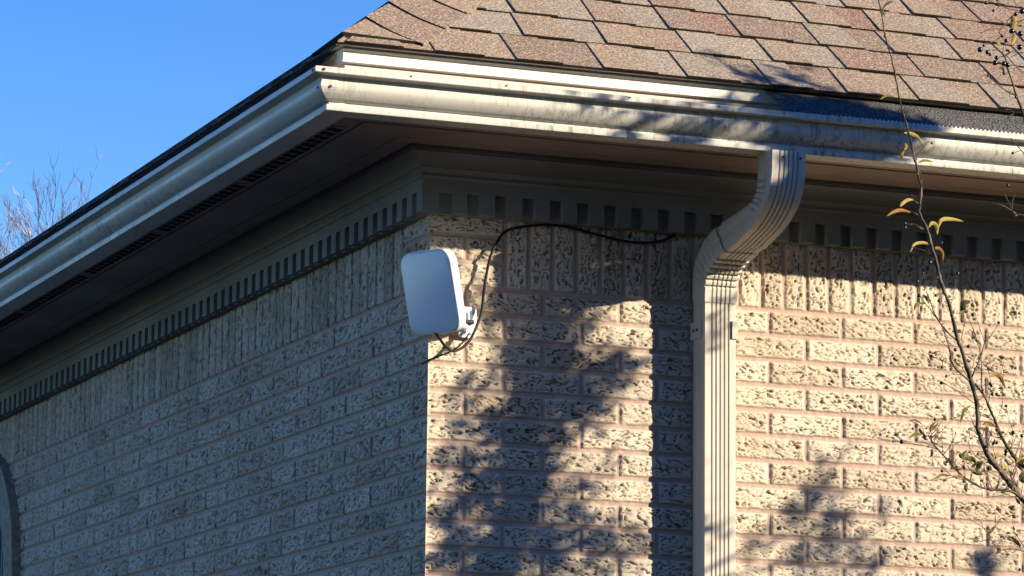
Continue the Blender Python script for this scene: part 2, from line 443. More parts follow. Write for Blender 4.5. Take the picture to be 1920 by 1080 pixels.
# ------------------------------------------------------------------ roof
def shingle_material():
    m, t, b = mat('asphalt_shingle', (0.3,0.2,0.15), 0.95, 0.1)
    at = N(t, 'ShaderNodeAttribute', attribute_name='tint'); v = coords(t)
    g = noise(t, 170, 2, 0.9, v); g2 = noise(t, 60, 3, 0.8, v)
    c = mixc(t, ramp(t, g, [(0.40, 0.75), (0.49, 0.0)]), at.outputs['Color'], (0.09,0.06,0.045))
    c = mixc(t, ramp(t, g, [(0.53, 0.0), (0.62, 0.8)]), c, (0.50,0.42,0.33))
    c = mixc(t, ramp(t, g2, [(0.48, 0.0), (0.7, 0.35)]), c, (0.30,0.15,0.11))
    c = mixc(t, ramp(t, noise(t, 9, 4, 0.6, v), [(0.4, 0.0), (0.7, 0.25)]), c, (0.20,0.17,0.14))
    sr_ = N(t, 'ShaderNodeSeparateColor'); t.links.new(at.outputs['Color'], sr_.inputs[0]); lt = N(t, 'ShaderNodeMath', operation='LESS_THAN'); t.links.new(sr_.outputs[0], lt.inputs[0]); lt.inputs[1].default_value = -0.5
    c = mixc(t, lt.outputs[0], c, (0.022,0.018,0.016))
    t.links.new(c, b.inputs['Base Color']); bump(t, b, g, 0.8, 0.0018); return m
M_SH = shingle_material()
PAL = [(0.215,0.170,0.135), (0.185,0.135,0.112), (0.175,0.105,0.095), (0.235,0.195,0.155), (0.235,0.225,0.20), (0.175,0.142,0.122), (0.215,0.175,0.145)]
ASPH = (-1.0, 0.0, 0.0)
TAN = (0.36,0.255,0.195)
class Roofer:
    def __init__(s): s.v = []; s.f = []; s.c = []
    def quad(s, pts, col):
        b = len(s.v); s.v += pts; s.f.append(tuple(range(b, b+len(pts)))); s.c.append(col)
    def build(s, name, parent):
        o = mesh_obj(name, s.v, s.f, M_SH, parent); at = o.data.color_attributes.new('tint', 'FLOAT_COLOR', 'CORNER')
        cols = []
        for poly, c in zip(s.f, s.c): cols += [(*c, 1.0)]*len(poly)
        at.data.foreach_set('color', np.array(cols, dtype=np.float32).ravel()); return o
EZ = 0.4835
def roof_face(R, X, T, Nn, O, length, tmax, clamp_far, seed, xoff=0.0, hscale=1.0):
    rnd = random.Random(seed); X, T, Nn, O = map(Vector, (X, T, Nn, O))
    def P(x, t, n):
        lo = t*0.8; hi = length-t*0.8
        x = min(max(x, lo), max(hi, lo)); return tuple(O+X*x+T*t+Nn*(n*hscale))
    E = 0.1385; rows = int(tmax/E)+1
    for k in range(rows):
        t0 = k*E - (0.012 if k == 0 else 0); t1 = min((k+1)*E+0.01, tmax)
        if t1 <= t0: continue
        x = -0.3+rnd.random()*0.2+xoff
        if k < len(ROW0) and seed == 1: x = ROW0[k]-0.21*10
        while x < length-t0*0.8:
            w_ = rnd.uniform(0.195, 0.225); wt = w_*rnd.uniform(0.48, 0.62)
            if x+w_ > t0*0.8-0.25:
                ca = rnd.choice(PAL); cb = rnd.choice(PAL)
                if rnd.random() < 0.22: cb = PAL[4]
                j = rnd.uniform(0.9, 1.08); ca = tuple(q*j for q in ca); cb = tuple(q*j for q in cb)
                wj = rnd.uniform(-0.0012, 0.0012)
                hb, ht = 0.0060+wj*0.6, 0.0010; Hb, Ht = 0.0100+wj*0.6, 0.0040
                # base layer between teeth (full width), bottom edge face
                R.quad([P(x,t0,hb),P(x+w_,t0,hb),P(x+w_,t1,ht),P(x,t1,ht)], cb)
                R.quad([P(x,t0,-0.001),P(x+w_,t0,-0.001),P(x+w_,t0,hb),P(x,t0,hb)], ASPH)
                # laminated tooth
                s0 = rnd.uniform(-0.004,0.004); tb = t0-0.001
                a0, a1, b0, b1 = x+s0, x+wt+0.008, x+0.006, x+wt-0.010
                tt = t1-0.008
                R.quad([P(a0,tb,Hb),P(a1,tb,Hb),P(b1,tt,Ht),P(b0,tt,Ht)], ca)
                R.quad([P(a0,tb,hb-0.001),P(a1,tb,hb-0.001),P(a1,tb,Hb),P(a0,tb,Hb)], ASPH)
                R.quad([P(a0,tb,hb-0.001),P(a0,tb,Hb),P(b0,tt,Ht),P(b0,tt,ht-0.001)], TAN)
                R.quad([P(a1,tb,Hb),P(a1,tb,hb-0.001),P(b1,tt,ht-0.001),P(b1,tt,Ht)], TAN)
            x += w_
ROW0 = [0.502+0.36, 0.425+0.36-0.03, 0.41+0.36, 0.36+0.36, 0.33+0.36]
LX, LY = XR+0.36, YR+0.36
R = Roofer()
roof_face(R, (1,0,0), (0,0.8,0.6), (0,-0.6,0.8), (-0.36,-0.36,EZ), LX, LX/2/0.8, True, 1)
roof_face(R, (0,1,0), (0.8,0,0.6), (-0.6,0,0.8), (-0.36,-0.36,EZ-0.004), LY, LX/2/0.8, True, 2, 0.0, 0.25)
# far slopes and deck (plain)
hx = LX/2; ap1 = (-0.36+hx, -0.36+hx, EZ+hx*0.75); ap2 = (-0.36+hx, YR-hx, EZ+hx*0.75)
R.quad([(XR,-0.36,EZ),(XR,YR,EZ),ap2,ap1], TAN); R.quad([(XR,YR,EZ),(-0.36,YR,EZ),ap2], TAN)
R.quad([(-0.36,-0.36,EZ-0.002),(XR,-0.36,EZ-0.002),(ap1[0],ap1[1],ap1[2]-0.002)], TAN)
R.quad([(-0.36,YR,EZ-0.002),(-0.36,-0.36,EZ-0.002),(ap1[0],ap1[1],ap1[2]-0.002),(ap2[0],ap2[1],ap2[2]-0.002)], TAN)
roof = R.build('roof', house)
# hip cap shingles
R = Roofer(); rc = random.Random(5)
nr = Vector((0,-0.6,0.8)); nl = Vector((-0.6,0,0.8)); nh = (nr+nl).normalized()
O = Vector((-0.36,-0.36,EZ)); H = Vector((1,1,0.75))
k = -1
while True:
    d0 = max(0.014 + k*0.0868, -0.004); d1 = 0.014+(k+1)*0.0868+0.012
    if k < 0: k += 1; continue
    if d0 > hx-0.1: break
    col = rc.choice([PAL[0], PAL[1], PAL[5], PAL[6], PAL[3]]); h0 = O+H*d0; h1 = O+H*d1
    b0 = 0.0185; b1 = 0.0125
    for sgn, side, nn in ((1, Vector((0.103,-0.094,-0.0705)), nr), (-1, Vector((-0.094,0.103,-0.0705)), nl)):
        m_ = 6; lo = []; up = []; lo0 = []
        for i in range(m_+1):
            q = i/m_; sag = (-H.normalized())*0.012*math.sin(q*math.pi)
            vv = side*q
            if d0 < 0.02: vv = Vector((0.195*q, 0, 0)) if sgn > 0 else Vector((0, 0.195*q, 0)); sag *= 0
            wgt = nh*(1-q)+nn*q
            lo.append(h0+vv+sag+wgt*(b0-0.006*q)); lo0.append(h0+vv+sag+wgt*0.004); up.append(h1+side*q+wgt*(b1-0.004*q))
        for i in range(m_):
            A_ = [tuple(lo[i]), tuple(lo[i+1]), tuple(up[i+1]), tuple(up[i])]; B_ = [tuple(lo0[i]), tuple(lo0[i+1]), tuple(lo[i+1]), tuple(lo[i])]
            if sgn < 0: A_ = A_[::-1]; B_ = B_[::-1]
            R.quad(A_, col); R.quad(B_, ASPH)
        e = [tuple(lo0[-1]), tuple(up[-1]-nn*0.006), tuple(up[-1]), tuple(lo[-1])]; R.quad(e, (0.16,0.15,0.14))
    k += 1
hc = R.build('hip_cap', roof); hc.location = (0,0,0)

# ------------------------------------------------------------------ downspout
ds = empty('downspout', (0,0,0)); ds.parent = house
F_ = [(-0.420,0.312),(-0.418,0.270),(-0.412,0.235),(-0.400,0.208),(-0.382,0.185),(-0.350,0.160),(-0.312,0.140),(-0.265,0.124),(-0.215,0.109),(-0.165,0.097),(-0.128,0.085),(-0.100,0.069),(-0.086,0.048),(-0.081,0.020),(-0.080,-0.02)]
B_ = [(-0.345,0.312),(-0.345,0.275),(-0.343,0.245),(-0.335,0.222),(-0.318,0.206),(-0.285,0.196),(-0.250,0.189),(-0.205,0.182),(-0.160,0.175),(-0.115,0.166),(-0.075,0.150),(-0.045,0.126),(-0.022,0.095),(-0.013,0.055),(-0.012,-0.02)]
XL = [0.710,0.710,0.7095,0.709,0.708,0.706,0.704,0.701,0.699,0.697,0.695,0.693,0.691,0.690,0.6895]
FR = [(0.0,0),(0.03,0),(0.22,0),(0.245,1),(0.27,0),(0.35,0),(0.375,1),(0.40,0),(0.48,0),(0.505,1),(0.53,0),(0.61,0),(0.635,1),(0.66,0),(0.74,0),(0.765,1),(0.79,0),(0.97,0),(1.0,0)]
def section(xl, Fp, Bp, w_=0.087, g=0.0050, inset=0.0, crush_f=0.0, crush_b=0.0):
    Fv = Vector((0, *Fp)); Bv = Vector((0, *Bp)); dr = (Bv-Fv); L = dr.length; dr.normalize(); pts = []
    def at(a, bq): return Vector((xl+a*w_, 0, 0)) + Fv + dr*(bq)
    for a, gr in FR:
        q = gr*g + inset + crush_f
        if a in (0.0, 1.0): q += 0.004
        pts.append(at(a, q))
    for bq, ins in ((0.15,0),(0.42,0),(0.5,0.025),(0.58,0),(0.85,0)): pts.append(at(1.0-inset/w_-ins-(crush_f+crush_b)*9*(1 if 0.2<bq<0.9 else 0), L*bq))
    for a in (1.0, 0.97, 0.5, 0.03, 0.0): pts.append(at(a, L-inset-crush_b-(0.004 if a in (0.0,1.0) else 0)))
    for bq, ins in ((0.85,0),(0.58,0),(0.5,0.025),(0.42,0),(0.15,0)): pts.append(at(inset/w_+ins+(crush_f+crush_b)*9*(1 if 0.2<bq<0.9 else 0), L*bq))
    return pts
def sweep_sections(b, secs, cap=False):
    n = len(secs[0]); v = [p for s in secs for p in s]
    f = [(j*n+i, (j+1)*n+i, (j+1)*n+(i+1) % n, j*n+(i+1) % n) for j in range(len(secs)-1) for i in range(n)]
    b.add(v, f)
def lerp_path(A, s):
    i = min(int(s), len(A)-2); q = s-i; a, c = A[i], A[i+1]
    if not hasattr(a, '__len__'): return a*(1-q)+c*q
    P_ = [Vector(A[max(i-1,0)]), Vector(a), Vector(c), Vector(A[min(i+2,len(A)-1)])]
    return tuple(0.5*((2*P_[1])+(P_[2]-P_[0])*q+(2*P_[0]-5*P_[1]+4*P_[2]-P_[3])*q*q+(3*P_[1]-P_[0]-3*P_[2]+P_[3])*q**3))
def elbow(s0, s1, grow, crf, crb, n):
    b = MB(); secs = []
    for i in range(n+1):
        s = s0+(s1-s0)*i/n; cf = cb_ = 0.0
        if crf and crf[0] <= s <= crf[1]: cf = 0.0060*(0.5-0.5*math.cos((s-crf[0])/(crf[1]-crf[0])*2*math.pi*crf[2]))**4
        if crb and crb[0] <= s <= crb[1]: cb_ = 0.0075*(0.5-0.5*math.cos((s-crb[0])/(crb[1]-crb[0])*2*math.pi*crb[2]))**5
        secs.append(section(lerp_path(XL, s)-grow, lerp_path(F_, s), lerp_path(B_, s), 0.087+2*grow, inset=-grow, crush_f=cf, crush_b=cb_))
    sweep_sections(b, secs); return b
def fin(o):
    o.data.polygons.foreach_set('use_smooth', [True]*len(o.data.polygons))
    try: o.data.set_sharp_from_angle(angle=math.radians(35))
    except Exception: pass
    return o
fin(elbow(0, 7.9, 0.0026, None, (1.6, 5.0, 6), 150).build('elbow', M_DS, ds))
fin(elbow(7.6, 8.7, 0.0, None, None, 12).build('elbow', M_DS, ds))
fin(elbow(8.6, 13.6, 0.0022, (9.3, 12.9, 6), None, 150).build('elbow', M_DS, ds))
b = MB(); secs = [section(0.6895, (-0.0795, z), (-0.012, z), g=0.0050) for z in np.linspace(0.03, -2.9, 60)]
# straight pipe runs down the wall
sweep_sections(b, secs); fin(b.build('pipe', M_DS, ds))
for (x, z, yv) in ((0.7385,0.2960,-0.4215),(0.7840,0.2960,-0.4215)):
    b = MB(); b.cyl((x, yv-0.002, z), (x, yv+0.004, z), 0.0032); b.build('screw', M_SCREW, ds)
b = MB(); b.cyl((0.7050,-0.37,0.294),(0.7120,-0.37,0.294),0.0030); b.build('screw', M_SCREW, ds)
# strap
b = MB(); b.box((0.6866,-0.066,-0.094),(0.6892,-0.004,-0.050)); st = b.build('strap', M_DS, ds)
b = MB(); b.box((0.7768,-0.0835,-0.094),(0.7792,-0.004,-0.050)); b.box((0.764,-0.0835,-0.094),(0.7768,-0.0808,-0.050)); b.build('strap', M_DS, ds)
for yv in (-0.045,-0.026):
    b = MB(); b.cyl((0.6845,yv,-0.072),(0.690,yv,-0.072),0.0034); s_ = b.build('screw', M_SCREW, st); s_.location = (0,0,0)

# ------------------------------------------------------------------ arched window on the left wall
win = empty('arched_window', (0,0,0)); win.parent = house
def stone_material():
    m, t, b = mat('rough_arch_stone', (0.40,0.36,0.30), 0.9, 0.15); v = coords(t)
    c = mixc(t, ramp(t, noise(t, 40, 5, 0.7, v), [(0.35,0.0),(0.7,1.0)]), (0.44,0.39,0.32), (0.20,0.17,0.14)); t.links.new(c, b.inputs['Base Color'])
    bump(t, b, noise(t, 70, 5, 0.7, v), 1.0, 0.008); return m
M_STONE = stone_material()
def arch_prism(ro, ri, x0, x1, zb, n=48):
    v = []; f = []
    path = [(UC-1*1.0, None)]
    A = []
    A.append(((UC-ro, zb), (UC-ri, zb)))
    for i in range(n+1):
        a = math.pi-math.pi*i/n; A.append(((UC+ro*math.cos(a), ZC+ro*math.sin(a)), (UC+ri*math.cos(a), ZC+ri*math.sin(a))))
    A.append(((UC+ro, zb), (UC+ri, zb)))
    for (o_, i_) in A:
        v += [(x0, o_[0], o_[1]), (x0, i_[0], i_[1]), (x1, i_[0], i_[1]), (x1, o_[0], o_[1])]
    for j in range(len(A)-1):
        for i in range(4): f.append((j*4+i, j*4+(i+1) % 4, (j+1)*4+(i+1) % 4, (j+1)*4+i))
    f.append((0,3,2,1)); e = (len(A)-1)*4; f.append((e,e+1,e+2,e+3))
    return v, f
b = MB(); b.add(*arch_prism(RO, RI, -0.028, 0.10, -1.6)); b.build('arch_surround', M_STONE, win)
b = MB(); b.box((-0.05, UC-RO-0.03, -1.68), (0.10, UC+RO+0.03, -1.6)); b.build('sill', M_STONE, win)
b = MB(); b.add(*arch_prism(RI+0.002, RI-0.04, 0.060, 0.09, -1.6)); b.box((0.062,UC-0.015,-1.6),(0.088,UC+0.015,ZC+RI-0.03)); b.build('frame', M_TRIM, win)
mg, tg, bgp = mat('window_glass', (0.01,0.014,0.02), 0.06, 0.8)
v = [(0.076, UC, ZC)]+[(0.076, UC+RI*math.cos(a), ZC+RI*math.sin(a)) for a in np.linspace(math.pi, 0, 33)]
b = MB(); b.add(v, [(0,i,i+1) for i in range(1,33)]); b.add([(0.076,UC-RI,ZC),(0.076,UC+RI,ZC),(0.076,UC+RI,-1.6),(0.076,UC-RI,-1.6)], [(0,1,2,3)])
b.build('glass', mg, win)
b = MB(); y = UC-RI+0.05
while y < UC+RI-0.04:
    zt = ZC+math.sqrt(max(RI**2-(y-UC)**2, 0))-0.045; b.box((0.066, y, -1.6), (0.0755, y+0.012, zt)); y += 0.045
b.build('grille', painted_metal('blue_grey_bars', (0.22,0.26,0.33), (0.18,0.22,0.28), 0.5, dirt=0.1), win)

# ------------------------------------------------------------------ receiver panel on its wall bracket
ant = empty('outdoor_receiver', (0.04, -0.06, Z0-0.10))
tag(ant, 'white rounded square outdoor internet receiver mounted on a bracket near the brick corner', 'antenna')
def put(o): o.parent = ant; o.location = (-0.04, 0.06, 0.10); return o
mw, tw, bw = mat('white_plastic', (0.70,0.76,0.86), 0.28, 0.6)
bump(tw, bw, noise(tw, 420, 2, 0.5, coords(tw)), 0.12, 0.0006)
mgp = mat('pale_grey_plastic', (0.55,0.56,0.58), 0.45, 0.4)[0]
rc_, uc_, fc_ = Vector((0.929,-0.369,0.011)), Vector((-0.07,-0.149,0.986)), Vector((0.362,0.917,0.164))

wv = rc_*0.121 + uc_*0.0136 - fc_*0.140
hv0 = -rc_*0.0307 + uc_*0.196
# make the height vector perpendicular to the width by choosing its depth component
hf = (hv0.dot(wv))/(0.140); hv = hv0 + fc_*hf
aw = wv.normalized(); ah = hv.normalized(); an = aw.cross(ah).normalized()      # an points at the viewer
if an.dot(fc_) > 0: an = -an
PC = Vector((-0.0545, -0.145, -0.0470))
b = MB(); b.rounded(PC-an*0.0135, aw, ah, an, wv.length/2, hv.length/2, 0.0125, 0.036, n=10, edge=0.005)
put(b.build('panel', mw, None, True)); pan = bpy.context.scene.objects['panel']
try: pan.data.set_sharp_from_angle(angle=math.radians(50))
except Exception: pass
b = MB(); b.rounded(PC-an*0.0195, aw, ah, an, wv.length/2+0.0004, hv.length/2+0.0004, 0.0007, 0.036, n=10, edge=0.0002)
put(b.build('seam', mgp, None, False))
b = MB(); b.rounded(PC-an*0.0285, aw, ah, an, wv.length/2-0.03, hv.length/2-0.03, 0.0035, 0.02, n=6)
put(b.build('back_plate', mgp, None, False))
X_, Y_, Z_ = Vector((1,0,0)), Vector((0,1,0)), Vector((0,0,1))
b = MB(); b.rounded(Vector((0.0965,-0.0065,-0.0880)), X_, Z_, Y_, 0.0225, 0.0375, 0.0030, 0.008, n=5, edge=0.001)
put(b.build('wall_plate', mw, None, False))
b = MB(); b.rounded(Vector((0.0830,-0.0300,-0.0900)), Y_, Z_, X_, 0.0240, 0.0200, 0.0018, 0.006, n=4, edge=0.0006)
b.rounded(Vector((0.0700,-0.0330,-0.1010)), X_, Y_, Z_, 0.0200, 0.0260, 0.0018, 0.006, n=4, edge=0.0006)
put(b.build('hinge_flange', mw, None, False))
b = MB(); e0 = Vector((0.0760,-0.050,-0.104)); e1 = PC-an*0.030-ah*0.055
b.tube([e0, (e0+e1)/2+Vector((0,0,-0.004)), e1], [0.0085,0.0095,0.0110], 12); put(b.build('arm', mw, None, True))
for p_, q_, r0 in (((0.1060,-0.0125,-0.0640),(0.1060,-0.0090,-0.0640),0.0048),((0.1060,-0.0125,-0.1140),(0.1060,-0.0090,-0.1140),0.0042),((0.0900,-0.0125,-0.1130),(0.0900,-0.0090,-0.1130),0.0040)):
    b = MB(); b.cyl(p_, q_, r0, n=12); put(b.build('bolt', mat('blue_steel_bolt', (0.10,0.16,0.32), 0.35, 0.5, 0.6)[0] if r0 > 0.0045 else mgp, None))
b = MB(); b.cyl((0.0700,-0.062,-0.096),(0.0910,-0.062,-0.096),0.0055, n=12); put(b.build('hinge_pin', M_SCREW, None))
# cable (world coordinates derived on the wall)
CABLE_A = [(-0.0319, -0.13, -0.1377), (-0.0183, -0.12, -0.1477), (0.0094, -0.09, -0.1627), (0.0355, -0.06, -0.1678), (0.0591, -0.045, -0.1627), (0.0806, -0.04, -0.1482), (0.0967, -0.036, -0.1285), (0.1112, -0.03, -0.1002), (0.1262, -0.024, -0.0624), (0.132, -0.022, -0.0115), (0.142, -0.02, 0.0461), (0.1523, -0.018, 0.0818), (0.1675, -0.014, 0.112), (0.1866, -0.012, 0.1381), (0.2151, -0.01, 0.1511), (0.2643, -0.009, 0.1617), (0.3208, -0.008, 0.1676), (0.3702, -0.008, 0.1635), (0.4341, -0.008, 0.1525), (0.4911, -0.008, 0.1436), (0.5484, -0.008, 0.1413), (0.5986, -0.008, 0.1478), (0.627, -0.009, 0.1592), (0.6479, -0.004, 0.1723)]
CABLE_B = [(-0.004, 0.03, -0.1908), (0.0007, 0.004, -0.1848), (0.0019, -0.006, -0.1841), (0.0192, -0.012, -0.177), (0.0366, -0.018, -0.1698), (0.0503, -0.025, -0.1627), (0.0679, -0.03, -0.1498), (0.0842, -0.03, -0.1301), (0.0922, -0.03, -0.1186)]
b = MB(); pts = spline(CABLE_A, 8); b.tube(pts, 0.0035, 8); o = b.build('cable', M_BLACK, None, True)
tag(o, 'black cable rising from the white receiver and arching to the dentil moulding', 'cable')
b = MB(); pts = spline(CABLE_B, 8); b.tube(pts, 0.0021, 8); o = b.build('cable', M_BLACK, None, True)
tag(o, 'short black cable running from the bracket back round the brick corner', 'cable')

